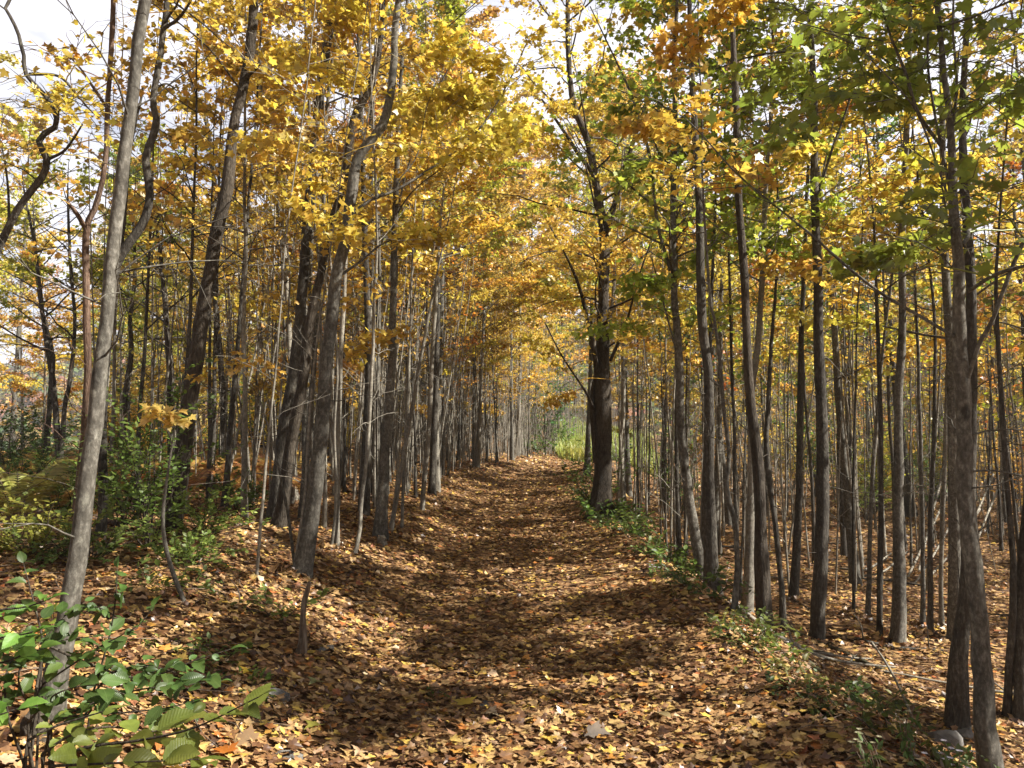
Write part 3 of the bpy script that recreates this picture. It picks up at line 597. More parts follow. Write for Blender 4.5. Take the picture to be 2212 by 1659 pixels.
# --- far left small trees
for lab, pl in [
    ('crooked dark tree before the red and green far hillside, twisted low limbs', [(135, 905, 18), (120, 850, 14), (108, 780, 12), (95, 700, 11), (85, 620, 9), (70, 520, 7), (50, 420, 5)]),
    ('wavy dark tree next to the twisted one, beyond the leafy thicket', [(100, 905, 16), (112, 830, 13), (115, 760, 12), (98, 690, 11), (82, 600, 9), (75, 520, 7)]),
    ('pale leaning tree with a sunlit foot behind the slim pale grey maple', [(128, 925, 13), (138, 880, 12), (150, 820, 10), (160, 700, 9), (155, 560, 8), (150, 450, 6)]),
    ('two-legged grey tree between the swan-neck tree and the thick dark trunk', [(262, 925, 18), (275, 850, 15), (285, 760, 12), (282, 690, 11), (290, 600, 9), (285, 480, 7)]),
    ('dark leaning tree behind the yellow leaf spray, standing before orange foliage', [(378, 880, 22), (368, 820, 19), (362, 740, 17), (355, 660, 13), (345, 560, 9), (330, 470, 6)])]:
    hero('crooked_tree', lab, B_ROUGH, pl, color=YGR, H=7, sides=9, D=rng.uniform(14, 19), crown=dict(cb=.4, nbr=18, spread=2.0, nl=8, bare=.25))

g = LIT
for a_, b_ in [(o.location.x, o.location.y) for o in bpy.data.objects if o.type == 'EMPTY' and o.location.y < 14]:
    n = 90; an = rng.uniform(0, 6.283, n); rd = .05 + .30 * rng.random(n) ** 1.5; x = a_ + rd * np.cos(an); y = b_ + rd * np.sin(an)
    leaves(g, np.column_stack([x, y, terrain(x, y) + .02 + .09 * np.exp(-rd / .12) * rng.random(n)]), np.column_stack([-np.cos(an), -np.sin(an), rng.uniform(0, .8, n)]) + rng.normal(0, .4, (n, 3)), np.column_stack([np.cos(an) * .5, np.sin(an) * .5, np.ones(n)]) + rng.normal(0, .4, (n, 3)), .065 * rng.uniform(.5, 1.3, n), MAPLE_MID, 0, rng.uniform(.2, 1.5, n))
props(g.build('leaf_litter', M_LITTER, smooth=False), 'brown, tan and gold fallen maple leaves carpeting path and forest floor', 'leaf litter', kind='stuff')
# ================================================================== GENERIC WOOD
mat_protos = [
    proto('maple_tree', 'tree', 12, .11, B_GREY, GOLD, cb=.30, nbr=30, spread=3.0, nsub=7, nl=26, ls=.088, tpl=MAPLE_FAR),
    proto('maple_tree', 'tree', 13, .13, B_ROUGH, GOLD, cb=.34, nbr=32, spread=3.2, nsub=7, nl=26, ls=.088, tpl=MAPLE_FAR, wob=.07),
    proto('maple_tree', 'tree', 10, .08, B_PALE, GOLD, cb=.25, nbr=28, spread=2.5, nsub=7, nl=24, ls=.086, tpl=MAPLE_FAR, wob=.06)]
sap_protos = [
    proto('sapling', 'sapling', 8.5, .034, B_PALE, GOLD, sides=6, wob=.05, trunkname='trunk', cb=.38, nbr=18, spread=1.3, nsub=4, nl=13, ls=.085, tpl=MAPLE_FAR),
    proto('sapling', 'sapling', 9.5, .045, B_GREY, GOLD, sides=6, wob=.06, trunkname='trunk', cb=.42, nbr=18, spread=1.4, nsub=4, nl=13, ls=.085, tpl=MAPLE_FAR),
    proto('sapling', 'sapling', 7.0, .026, B_PALE, GOLD, sides=6, wob=.07, trunkname='trunk', cb=.30, nbr=17, spread=1.2, nsub=4, nl=13, ls=.082, tpl=MAPLE_FAR),
    proto('sapling', 'sapling', 8.0, .04, B_ROUGH, GOLD, sides=6, wob=.05, trunkname='trunk', cb=.35, nbr=20, spread=1.4, nsub=4, nl=13, ls=.085, tpl=MAPLE_FAR)]
tall_protos = [
    proto('maple_tree', 'tree', 20, .16, B_GREY, GOLD, cb=.10, nbr=52, spread=4.4, nsub=8, nl=32, ls=.125, tpl=MAPLE_FAR, twigr=.008),
    proto('maple_tree', 'tree', 18, .14, B_PALE, GOLD, cb=.14, nbr=48, spread=4.0, nsub=8, nl=32, ls=.125, tpl=MAPLE_FAR, wob=.1, twigr=.008)]
arch_protos = [
    proto('maple_tree', 'tree', 18, .13, B_GREY, GOLD, cb=.38, nbr=44, spread=4.0, nsub=8, nl=30, ls=.105, tpl=MAPLE_FAR, twigr=.006),
    proto('maple_tree', 'tree', 17, .12, B_PALE, GOLD, cb=.42, nbr=42, spread=3.8, nsub=8, nl=30, ls=.105, tpl=MAPLE_FAR, wob=.08, twigr=.006)]
thin_protos = [
    proto('sapling', 'sapling', 8.5, .030, B_PALE, GOLD, sides=6, wob=.06, cb=.45, nbr=13, spread=1.2, nsub=4, nl=5, ls=.095, tpl=MAPLE_FAR),
    proto('sapling', 'sapling', 9.0, .042, B_ROUGH, GOLD, sides=6, wob=.05, cb=.5, nbr=12, spread=1.3, nsub=4, nl=5, ls=.095, tpl=MAPLE_FAR),
    proto('sapling', 'sapling', 7.5, .024, B_GREY, GOLD, sides=6, wob=.08, cb=.4, nbr=12, spread=1.1, nsub=4, nl=5, ls=.095, tpl=MAPLE_FAR)]
used = set()
taken = [(o.location.x, o.location.y) for o in bpy.data.objects if o.type == 'EMPTY' and o.get('label')]
def free(x, y, r):
    return all((x - a) ** 2 + (y - b) ** 2 > r * r for a, b in taken)
def place(protos, x, y, label, group, color, sc, tilt=.03):
    k = int(rng.integers(len(protos))); p = protos[k]
    z = hz(x, y); t = (rng.normal(0, tilt), rng.normal(0, tilt)); rz = rng.uniform(0, 6.28)
    taken.append((x, y))
    if p.name not in used:
        used.add(p.name); p.location = (x, y, z); p.rotation_euler = (t[0], t[1], rz); p.scale = (sc, sc, sc)
        props(p, label, None, group)
        for c in p.children:
            if c.name.startswith('crown'): c.color = (*color, 1)
    else:
        dup(p, (x, y, z), rz, sc, label, group, color, t)
def jit(c, a=.12):
    f = 1 + rng.normal(0, a); h = rng.normal(0, .04)
    return (max(.02, c[0] * f * (1 + h)), max(.02, c[1] * f * (1 - h)), c[2])
def pick(w):
    cs = [GOLD, YEL, YGR, GRN, ORG]; w = np.array(w, float); return cs[int(rng.choice(5, p=w / w.sum()))]

def fill(n, xr, yr, protos, lab, grp, w, sc=(.8, 1.15), dmin=.55, left=None, tries=4000):
    """xr is the distance from the path's middle"""
    k = 0
    for _ in range(tries):
        if k >= n: break
        y = yr[0] + (yr[1] - yr[0]) * rng.random(); d = xr[0] + (xr[1] - xr[0]) * rng.random()
        x = d + float(path_x(min(y, 60)))
        if abs(d) < 1.95 or not free(x, y, dmin): continue
        if y < 60 and x < -.50 * y and rng.random() < .8: continue             # open sky at the far left
        if 39 < y < 61 and 1.5 < x < 32 and d > -2.2: continue      # the clearing at the end of the path
        place(protos, x, y, lab, grp, jit(pick(w)), rng.uniform(*sc)); k += 1
    return k
fill(100, (-5.2, -2.0), (10.5, 42), sap_protos, 'thin pale sapling in the dense row lining the left edge of the path', 'saplings lining the left of the path', (6, 2, .5, 0, .6), dmin=.42)
fill(34, (-14, -5.2), (11, 40), sap_protos, 'thin sapling among the ferns in the open wood left of the path', 'saplings in the open left wood', (4, 3, 2, .5, 1), dmin=.9)
fill(62, (2.6, 15), (9.5, 23), thin_protos, 'thin shaded sapling in the dense wood on the low ground right of the path', 'saplings in the right wood', (3, 5, 2, .4, .5), dmin=.5)
fill(70, (2.6, 21), (23, 46), sap_protos, 'slim sapling far back in the wood right of the path, yellow leaves low on it', 'saplings far back in the right wood', (3, 5, 2, .6, .5), dmin=.6)
for x_, y_, c_ in [(-2.7, 16.5, GOLD), (-3.6, 21.5, YEL), (2.9, 24, YEL), (-2.9, 27, GOLD), (3.4, 31, YGR), (-3.0, 34, YEL), (-2.6, 41, GOLD), (-5.4, 30, YEL), (-2.4, 23.5, GOLD), (2.5, 27.5, YGR), (-2.2, 30.5, YEL), (2.4, 33.5, GOLD), (-2.1, 37.5, YEL), (-1.9, 20, YGR), (2.2, 21.5, GOLD), (1.9, 29.5, YEL)]:
    place(arch_protos, x_ + float(path_x(y_)), y_, 'tall golden maple whose crown arches over the path', 'maples arching over the path', jit(c_), rng.uniform(.65, .95))
fill(9, (-7, -2.4), (18, 48), mat_protos, 'tall golden maple rising above the sapling row left of the path', 'tall maples above the left row', (6, 2, .3, 0, .5), dmin=1.6)
fill(18, (-26, -8), (15, 50), mat_protos, 'yellow-leaved maple standing apart in the open wood left of the path', 'maples in the open left wood', (4, 4, 3, .5, 1), dmin=2.5)
fill(20, (8, 30), (13, 50), mat_protos, 'tall yellow maple among saplings in the wood right of the path', 'tall maples in the right wood', (4, 6, 2, .2, .5), dmin=2.2)
for x_, y_ in [(-5, 63), (-1.5, 66), (-.5, 63), (4.5, 76), (9.5, 68), (10, 72), (13, 65), (-8, 68), (2, 76), (8.5, 78)]:
    place(tall_protos, x_, y_, 'very tall golden maple closing the view beyond the end of the path', 'tall maples closing the view', jit(pick((5, 4, 1, 0, .6))), rng.uniform(1.15, 1.4))
fill(95, (-46, 40), (47, 86), tall_protos, 'distant golden maple in the wood beyond the bend of the path', 'distant maples beyond the bend', (5, 4, 1, .3, 1.4), sc=(.75, 1.2), dmin=2.6)

# close-crowned trees added to throw shade bands: solid foliage clumps with open air between
dense_protos = [
    proto('maple_tree', 'tree', 12, .09, B_GREY, YEL, cb=.34, nbr=20, spread=2.3, nsub=7, nl=40, ls=.092, tpl=MAPLE_FAR, bare=0),
    proto('maple_tree', 'tree', 13, .10, B_ROUGH, YEL, cb=.40, nbr=20, spread=2.5, nsub=7, nl=40, ls=.092, tpl=MAPLE_FAR)]
for x_, y_ in [(4.6, -3.2), (8.8, -3.4), (6.4, 3.9), (10.6, 1.8), (8.6, 6.4), (11.5, 6.0), (5.4, 10.4), (8.4, 11.6), (12, 10.5), (5.9, 14.2), (10.2, 15), (4.4, 17.5), (7.6, 19), (12.5, 19.5), (5.6, 23), (9.6, 24.5), (4.8, 28.5), (8.0, 31), (12, 29), (5.2, 34)]:
    place(dense_protos, x_ + float(path_x(y_)) + rng.normal(0, .3), y_ + rng.normal(0, .4), 'close-crowned yellow maple added just right of the path to cast shade on it', 'close-crowned maples right of the path', jit(pick((2, 5, 3, .4, .2))), rng.uniform(.85, 1.1))
# the wood goes on around and behind the camera
def around(n, xr, yr, protos, lab, grp, sc, dmin, tilt=.03, far=7.0):
    k = 0
    for _ in range(3000):
        if k >= n: break
        x, y = rng.uniform(*xr), rng.uniform(*yr)
        if abs(x) < 2.3 or (y > -.5 and abs(x) < .72 * y + 1.6) or (y > -5 and abs(x) < .72 * max(y, 0) + far) or x * x + y * y < 9 or not free(x, y, dmin): continue
        place(protos, x, y, lab, grp, jit(pick((5, 4, 1, .3, .6))), rng.uniform(*sc), tilt); k += 1
around(26, (-24, -2.5), (-22, 12), tall_protos, 'tall golden maple of the wood behind and beside the viewer', 'maples around the viewer', (.6, .9), 2.4)
around(12, (-4, 24), (-26, -9), tall_protos, 'tall golden maple of the wood behind and beside the viewer', 'maples around the viewer', (.6, .9), 2.6)
around(4, (3, 14), (-9, 8), mat_protos, 'golden maple of the wood behind and beside the viewer', 'maples around the viewer', (.8, 1.05), 2.4, far=3.0)
around(7, (3, 16), (-9, 9), sap_protos, 'sapling of the wood behind and beside the viewer', 'saplings around the viewer', (.8, 1.1), 1.2, far=1.8)
# ================================================================== UNDERGROWTH AND SMALL THINGS
def sprig(gs, gl, pts, w0, n, ls, tpl, fl=.35, r=random):
    """a leafy twig: leaves stand alternately along a measured line of (px, py, D)"""
    P = spline(np.array([at(*p) for p in pts]), max(8, 4 * len(pts)))
    tube(gs, P, np.linspace(w0, .0015, len(P)), 5, 0, cap=False)
    T = unit(np.gradient(P, axis=0)); pos, dr, nr = [], [], []
    n = int(n * 1.5)
    for k in range(n):
        q = (.12 + .88 * (k + .5) / n) * (len(P) - 1); i = min(int(q), len(P) - 1)
        side = 1 if k % 2 else -1
        t = T[i]; h = unit(np.cross(t, [0, 0, 1.0]))
        d = t * rng.uniform(.3, .8) + h * side * rng.uniform(.5, 1.0) + np.array([0, 0, rng.uniform(-.5, .25)])
        pos.append(P[i] + rng.normal(0, .012, 3)); dr.append(d + rng.normal(0, .35, 3)); nr.append(np.array([.25, -.55, 1.0]) + rng.normal(0, fl, 3))
    pos.append(P[-1]); dr.append(T[-1]); nr.append(np.array([0, 0, 1.0]) + rng.normal(0, .2, 3))
    leaves(gl, pos, dr, np.array(nr), ls * rng.uniform(.5, 1.2, len(pos)), tpl, 0, rng.uniform(.3, 2.4, len(pos)))

def sprig_plant(name, label, base, sprigs, color, tpl=OVATE, group=None, cat='shrub', stem=B_DARK):
    b = np.array([base[0], base[1], hz(base[0], base[1])]); root = empty(name, b, label, cat, group)
    gl = G()
    for pts, w0, n, ls in sprigs:
        gs = G(); p0 = at(*pts[0])
        sprig(gs, gl, pts, w0, n, ls, tpl)
        if pts[0][2] > 0 and np.linalg.norm(p0 - b) > .05:      # the twig grows out of the ground at the base
            m = (p0 + b) / 2 + rng.normal(0, .03, 3); m[2] = max(m[2], hz(m[0], m[1]) + .03)
            tube(gs, spline(np.array([b - [0, 0, .03], m, p0]), 10), np.linspace(w0 * 1.5, w0, 10), 6, 0)
        gs.build('stem', stem, root, off=b)
    f = gl.build('foliage', M_BROAD, root, off=b, uv=True); f.color = (*color, 1)
    return root

def gp2(px, py): p = ground_at(px, py); return p[0], p[1]
sprig_plant('leafy_shrub', 'low shrub with large yellow-green ribbed leaves along the bottom edge of the picture', (-1.02, 2.15),
    [([(110, 1640, 2.15), (200, 1612, 2.12), (300, 1600, 2.1), (420, 1572, 2.05), (560, 1505, 2.0)], .005, 15, .085),
     ([(90, 1630, 2.2), (150, 1590, 2.2), (230, 1570, 2.25), (330, 1580, 2.3), (400, 1560, 2.3)], .004, 12, .078),
     ([(110, 1655, 2.1), (220, 1650, 2.0), (330, 1645, 1.95), (430, 1640, 1.95)], .004, 10, .085),
     ([(60, 1600, 2.2), (118, 1570, 2.2), (196, 1545, 2.2), (250, 1530, 2.2)], .004, 5, .06)], (.20, .24, .045))
sprig_plant('leafy_shrub', 'dark green shrub with long arching twigs in front of the slim pale grey maple', (-1.55, 2.75),
    [([(95, 1390, 2.8), (168, 1424, 2.8), (280, 1463, 2.75), (350, 1455, 2.7), (420, 1427, 2.7), (500, 1402, 2.7)], .005, 20, .062),
     ([(64, 1580, 2.7), (80, 1480, 2.75), (92, 1390, 2.8), (70, 1290, 2.85), (50, 1215, 2.9)], .006, 8, .055),
     ([(200, 1500, 2.8), (235, 1380, 2.8), (250, 1290, 2.8), (253, 1225, 2.8)], .004, 8, .072),
     ([(90, 1480, 2.8), (150, 1440, 2.7), (210, 1400, 2.6), (300, 1350, 2.6), (330, 1310, 2.6)], .004, 14, .065),
     ([(110, 1560, 2.6), (200, 1520, 2.6), (300, 1490, 2.6), (400, 1480, 2.6), (480, 1470, 2.6)], .004, 20, .062),
     ([(60, 1560, 2.6), (120, 1500, 2.5), (200, 1480, 2.5), (270, 1500, 2.5)], .004, 12, .07),
     ([(70, 1538, 2.7), (40, 1470, 2.6), (60, 1420, 2.6), (130, 1385, 2.6), (200, 1375, 2.6)], .004, 14, .066),
     ([(92, 1390, 2.8), (140, 1330, 2.9), (200, 1310, 2.9), (250, 1330, 2.9)], .004, 12, .06),
     ([(200, 1500, 2.8), (250, 1450, 2.8), (330, 1440, 2.8), (400, 1460, 2.8)], .004, 14, .06),
     ([(110, 1560, 2.6), (170, 1545, 2.5), (260, 1540, 2.5), (350, 1530, 2.5), (420, 1515, 2.5)], .004, 16, .066),
     ([(20, 1560, 2.6), (10, 1480, 2.6), (30, 1420, 2.7), (80, 1380, 2.7)], .004, 12, .066)], (.075, .135, .03))
sprig_plant('leafy_shrub', 'bright green shrub reaching in over the left border, toothed sunlit leaves', (-1.95, 2.5),
    [([(-60, 1335, 2.5), (0, 1318, 2.5), (60, 1310, 2.5), (115, 1290, 2.5)], .005, 8, .062),
     ([(-60, 1395, 2.4), (0, 1378, 2.4), (50, 1370, 2.4), (85, 1360, 2.4)], .004, 7, .06),
     ([(-70, 1560, 2.2), (-20, 1550, 2.2), (40, 1530, 2.2)], .004, 5, .085),
     ([(-60, 1440, 2.4), (10, 1430, 2.4), (60, 1410, 2.4), (100, 1400, 2.4)], .004, 7, .055)], (.16, .30, .05))

def shrub(name, label, x, y, h, sp, stems, ls, color, n=16, group=None, tpl=OVATE_S, cat='shrub', stem=B_DARK, part='foliage', mat=None, build_only=False):
    b = np.array([x, y, hz(x, y)]); root = empty(name, b, label, cat, group)
    gl = G(); gs = G()
    for k in range(stems):
        a = k * 2.4 + rng.uniform(-.4, .4); d = unit(np.array([math.cos(a) * sp, math.sin(a) * sp, h])); L = h * rng.uniform(.6, 1.15)
        P = [np.array([0, 0, -.03])]
        for q in range(6):
            d = unit(d + rng.normal(0, .16, 3) + np.array([0, 0, .05 if q < 3 else -.12])); P.append(P[-1] + d * L / 6)
        P = spline(np.array(P), 14); r0 = .003 + .004 * h
        tube(gs, P, np.linspace(r0, .0015, 14), 5, 0, cap=False)
        T = unit(np.gradient(P, axis=0))
        for j in range(5):
            i = int(3 + j * 2.3); hh = unit(np.cross(T[i], rng.normal(0, 1, 3)) + np.array([0, 0, .3])); l = L * rng.uniform(.2, .45)
            Q = np.array([P[i], P[i] + (T[i] * .5 + hh) * l * .6, P[i] + (T[i] * .4 + hh * 1.1) * l])
            tube(gs, Q, [.0025, .002, .001], 3, 0, cap=False)
            u = np.linspace(.2, 1, n // 2)[:, None]; pos = Q[0] + (Q[2] - Q[0]) * u
            m = len(pos); s = np.where(np.arange(m) % 2, 1, -1)[:, None]; ax = unit(Q[2] - Q[0]); sd_ = unit(np.cross(ax, [0, 0, 1.0]))
            leaves(gl, pos, ax * .5 + sd_ * s * .9 + rng.normal(0, .25, (m, 3)), np.array([.1, -.3, 1.0]) + rng.normal(0, .4, (m, 3)), ls * rng.uniform(.6, 1.2, m), tpl, 0, rng.uniform(0, 1.5, m))
    gs.build('stem', stem, root)
    f = gl.build(part, mat or M_BROAD, root, uv=True); f.color = (*color, 1)
    return root

def put(px, py): x, y = gp2(px, py); return x, y
for lab, px, py, h, sp, st, ls, c in [
    ('broad-leaved green shrub growing between the swan-neck tree and the thick dark trunk', 320, 1190, 1.55, .45, 11, .062, (.10, .16, .03)),
    ('smaller green shrub at the foot of the swan-neck tree', 262, 1150, 1.25, .5, 9, .058, (.09, .15, .03)),
    ('dark green thicket bush at the left border below the crooked dark trees', 40, 1095, 1.25, .7, 12, .06, (.07, .125, .03)),
    ('dense dark bush before the wavy dark tree', 95, 1010, 1.5, .6, 12, .065, (.07, .12, .028)),
    ('low bush with pale round leaves beside the flared foot of the thick dark trunk', 440, 1165, .65, .8, 9, .05, (.20, .30, .06)),
    ('low dark bush behind the pair of trunks grown together', 520, 1110, .7, .8, 9, .05, (.08, .14, .03)),
    ('loose green bush at the border beside the dark thicket, half behind the pale grey maple', 150, 1120, .9, .8, 10, .055, (.10, .15, .03)),
    ('knee-high bush at the foot of the reddish shaggy trunk', 190, 1215, .6, .9, 9, .05, (.13, .18, .04)),
    ('sparse bush in front of the flared foot of the thick dark trunk', 400, 1225, .5, 1.0, 8, .05, (.15, .22, .045)),
    ('tall dark bush at the left border under the zigzag trunk', 5, 1040, 1.7, .6, 13, .065, (.07, .115, .028)),
    ('yellow-green bush among the ferns left of the thick dark trunk', 290, 1060, 1.0, .8, 10, .06, (.20, .22, .045)),
    ('small yellowing bush on the litter below the left thicket', 60, 1200, .55, .9, 8, .05, (.26, .27, .05))]:
    x, y = put(px, py); shrub('leafy_shrub', lab, x, y, h, sp, int(st * 1.5), ls * 1.1, (c[0] * 1.2, c[1] * 1.15, c[2] * 1.1), n=28)
for lab, x, y, h, sp, st, ls, c in [
    ('glossy evergreen bush on the left where the path reaches the clearing', 1.9, 47, 5.6, .35, 16, .20, (.05, .12, .025)),
    ('rounded dark green bush below the evergreen one at the path end', 1.0, 44.5, 1.5, 1.0, 14, .14, (.09, .14, .03)),
    ('bright green bush at the edge of the sunny clearing', 2.9, 50.5, 2.0, .8, 14, .16, (.16, .26, .04)),
    ('green bush hanging over the right path edge just before the stout old tree', 1.78, 18.2, 1.35, .7, 13, .085, (.10, .17, .03)),
    ('low green bush at the foot of the stout old tree', 1.75, 15.6, .6, 1.2, 12, .07, (.08, .14, .03)),
    ('green bush in the shade behind the stout old tree', 4.6, 23.0, 2.6, .6, 13, .10, (.10, .17, .03)),
    ('light green bush deep in the right wood behind the scarred trunk', 10.5, 24.5, 2.4, .8, 13, .10, (.20, .28, .05)),
    ('dark green bush deep in the right wood behind the grey-brown trunk', 13.5, 27.0, 2.2, .9, 13, .10, (.09, .15, .03))]:
    shrub('leafy_shrub', lab, x, y, h, sp, st, ls, c, n=24)

us_ = [shrub('understory_shrub', None, 0, 0, 3.2, .5, 14, .15, GOLD, n=22), shrub('understory_shrub', None, 0, 0, 2.4, .9, 14, .14, GOLD, n=22)]
first = set()
def understory(n, xr, yr, lab, grp, w, sc=(.7, 1.5)):
    k = 0
    for _ in range(2000):
        if k >= n: break
        y = rng.uniform(*yr); d = rng.uniform(*xr); x = d + float(path_x(min(y, 60)))
        if abs(d) < 3 or (40 < y < 62 and 2.5 < x < 9.5 and d > -3.5) or x < -.5 * y or not free(x, y, .8): continue
        p = us_[int(rng.integers(2))]; c = jit(pick(w)); q = rng.uniform(*sc); k += 1; taken.append((x, y))
        if p.name not in first:
            first.add(p.name); p.location = (x, y, hz(x, y)); p.scale = (q,) * 3; props(p, lab, None, grp)
        else: dup(p, (x, y, hz(x, y)), rng.uniform(0, 6), q, lab, grp, c)
understory(46, (-34, 30), (46, 70), 'leafy understory shrub at the end of the wood beyond the bend', 'understory beyond the bend', (4, 3, 3, 2, 1.5), (1.0, 2.0))
understory(26, (5, 26), (25, 46), 'leafy understory shrub deep in the right wood', 'understory in the right wood', (3, 4, 4, 3, .6))
understory(22, (-24, -5), (24, 46), 'leafy understory shrub deep in the left wood', 'understory in the left wood', (4, 3, 3, 2, 1.5))
g = G()
for k in range(1250):
    y = rng.uniform(13, 58); d = rng.uniform(2.4, 24) if rng.random() < .5 else -2.2 - 5.5 * rng.random() ** 1.4; x = d + float(path_x(min(y, 60)))
    if 40 < y < 62 and 2.2 < x < 10 and d > -2.2: continue
    h = rng.uniform(4, 9); r0 = rng.uniform(.009, .026); le = rng.normal(0, .075, 2)
    u = np.linspace(0, 1, 6); P = np.column_stack([x + le[0] * h * u + rng.normal(0, .05, 6) * u, y + le[1] * h * u + rng.normal(0, .05, 6) * u, hz(x, y) - .05 + h * u])
    tube(g, P, r0 * (1 - .7 * u), 5, 0, cap=False)
    for q in range(4):
        i = int(rng.integers(1, 5)); a = rng.uniform(0, 6.28); l = rng.uniform(.3, 1.0)
        tube(g, np.array([P[i], P[i] + [math.cos(a) * l * .5, math.sin(a) * l * .5, l * .45], P[i] + [math.cos(a) * l, math.sin(a) * l, l * .75]]), [r0 * .4, r0 * .3, .003], 3, 0, cap=False)
props(g.build('sapling_thicket', B_PALE), 'thicket of countless thin bare stems far back along both sides of the path', 'thicket', kind='stuff')

# ---- young maples that hold a spray of yellow leaves
def spray(name, label, stem, leafc, n, D, color, ls):
    b = np.array(gp2(*stem[0][:2]) if D is None else (at(stem[0][0], stem[0][1], D)[0], D)); b = np.array([b[0], b[1], hz(b[0], b[1])]); D = b[1]
    root = empty(name, b, label, 'sapling'); gs, gl = G(), G()
    P = [at(x, y, D) for x, y, w in stem]; P[0] = b - [0, 0, .04]
    Q = spline(np.column_stack([P, [w * D / F / 2 for *_, w in stem]]), 24); tube(gs, Q[:, :3], np.maximum(.002, Q[:, 3]), 7, 0, rough=.03)
    for cx, cy, rx, ry, m in leafc:
        c0 = at(cx, cy, D - .25); e = Q[-1, :3]
        tube(gs, spline(np.array([e, (e + c0) / 2 + [0, 0, .05], c0]), 8), np.linspace(.004, .0015, 8), 4, 0)
        k = D / F
        pos = c0 + rng.uniform(-1, 1, (m, 3)) * np.array([rx * k, rx * k * .8, ry * k])
        dr = (pos - c0) + rng.normal(0, .1, (m, 3)) + np.array([0, 0, -.06])
        leaves(gl, pos, dr, np.array([0, -.25, 1.0]) + rng.normal(0, .35, (m, 3)), ls * rng.uniform(.7, 1.2, m), MAPLE, 0, rng.uniform(0, 1.5, m))
    gs.build('trunk', B_GREY, root, off=b); c = gl.build('crown', M_LEAF, root, off=b); c.color = (*color, 1)
    return root
spray('young_maple', 'small crooked maple with a bent foot, holding one spray of pale yellow leaves', [(408, 1312, 10), (375, 1240, 10), (358, 1180, 9), (352, 1120, 8), (360, 1040, 6), (372, 960, 4)], [(345, 900, 34, 14, 26), (385, 900, 24, 14, 18), (330, 885, 20, 10, 12)], 0, None, (.66, .50, .12), .075)
spray('young_maple', 'thin maple shoot with orange-gold leaf sprays across the thick dark trunk', [(640, 1240, 8), (620, 1100, 6), (590, 960, 5), (560, 860, 4)], [(500, 792, 34, 14, 22), (548, 778, 34, 16, 22), (590, 800, 26, 18, 16), (425, 815, 22, 9, 9)], 0, None, (.60, .38, .06), .065)

# ---- ferns
def fern_proto():
    root = empty('fern', (0, 0, 0), None, 'fern'); gl = G(); gs = G()
    for k in range(9):
        a = k * .7 + rng.uniform(-.2, .2); L = rng.uniform(.5, .85); u = np.linspace(0, 1, 12)
        P = np.column_stack([np.cos(a) * L * u * .62, np.sin(a) * L * u * .62, L * (1.25 * u - .62 * u ** 2.4)]); P[:, 2] += .0
        tube(gs, P, np.linspace(.004, .001, 12), 3, 0, cap=False)
        T = unit(np.gradient(P, axis=0))
        us = np.linspace(.16, .98, 17); pos = np.column_stack([np.interp(us, u, P[:, q]) for q in range(3)]); tt = np.column_stack([np.interp(us, u, T[:, q]) for q in range(3)])
        sd_ = unit(np.cross(tt, [0, 0, 1.0])); w = .23 * np.sin(np.pi * np.clip(us * .9 + .12, 0, 1)) * L
        for s in (-1, 1):
            leaves(gl, pos, sd_ * s + tt * .45 + np.array([0, 0, -.15]), np.cross(sd_, tt) + rng.normal(0, .12, pos.shape), w, ovate(.105, 4, 0, .2, .5), 0)
    gs.build('stem', B_DEAD, root); f = gl.build('fronds', M_FERN, root); f.color = (.42, .26, .06, 1)
    return root
ferns = [fern_proto(), fern_proto()]; first = set()
FC = [(.56, .37, .09), (.50, .29, .08), (.58, .42, .10), (.38, .35, .08), (.44, .24, .07)]
k = 0
while k < 170:
    px, py = rng.uniform(-20, 680), rng.uniform(930, 1075) + rng.uniform(0, 45) * (rng.random() < .25)
    gx, gy = gp2(px, py)
    if not (7 < gy < 30) or abs(gx - float(path_x(gy))) < 3.1: continue
    p = ferns[k % 2]; c = FC[int(rng.integers(5))]; sc = rng.uniform(.7, 1.2)
    lab, grp = 'golden brown fern in the fern patch under the trees left of the path', 'ferns left of the path'
    if p.name not in first:
        first.add(p.name); p.location = (gx, gy, hz(gx, gy)); p.scale = (sc,) * 3; props(p, lab, None, grp)
    else: dup(p, (gx, gy, hz(gx, gy)), rng.uniform(0, 6), sc, lab, grp, c)
    k += 1
for px, py, lab in [(95, 1035, 'tall yellow-green fern before the left thicket'), (190 - 40, 1075, 'pale dry fern beside the reddish shaggy trunk'), (40, 1140, 'green fern at the left border under the thicket bush')]:
    gx, gy = gp2(px, py); dup(ferns[0], (gx, gy, hz(gx, gy)), rng.uniform(0, 6), rng.uniform(1.0, 1.4), lab, '', (.34, .33, .07)); 
for o in [o for o in bpy.data.objects if o.get('group') == '']: del o['group']

# ---- weeds along the right edge of the path
wd = [shrub('weed', None, 0, 0, .30, 1.0, 5, .062, (.075, .13, .03), n=10, cat='weed'),
      shrub('weed', None, 0, 0, .22, 1.6, 6, .05, (.06, .11, .03), n=12, cat='weed'),
      shrub('weed', None, 0, 0, .40, .6, 4, .075, (.09, .16, .035), n=10, cat='weed')]
first = set()
def weed(x, y, sc, lab, grp, c):
    p = wd[int(rng.integers(3))]
    if p.name not in first:
        first.add(p.name); p.location = (x, y, hz(x, y)); p.scale = (sc,) * 3; props(p, lab, None, grp)
    else: dup(p, (x, y, hz(x, y)), rng.uniform(0, 6), sc, lab, grp, c)
for k in range(36):
    y = 3.0 + 6.2 * rng.random() ** 1.0; x = 1.62 + rng.random() ** 1.3 * .55 + (.25 if y < 4.6 else 0)
    weed(x, y, rng.uniform(.45, 1.0), 'low dark green weed growing on the verge along the right edge of the path', 'weeds on the right verge', jit(((.10, .145, .03), (.13, .16, .03), (.20, .19, .04), (.08, .12, .028))[k % 4]))
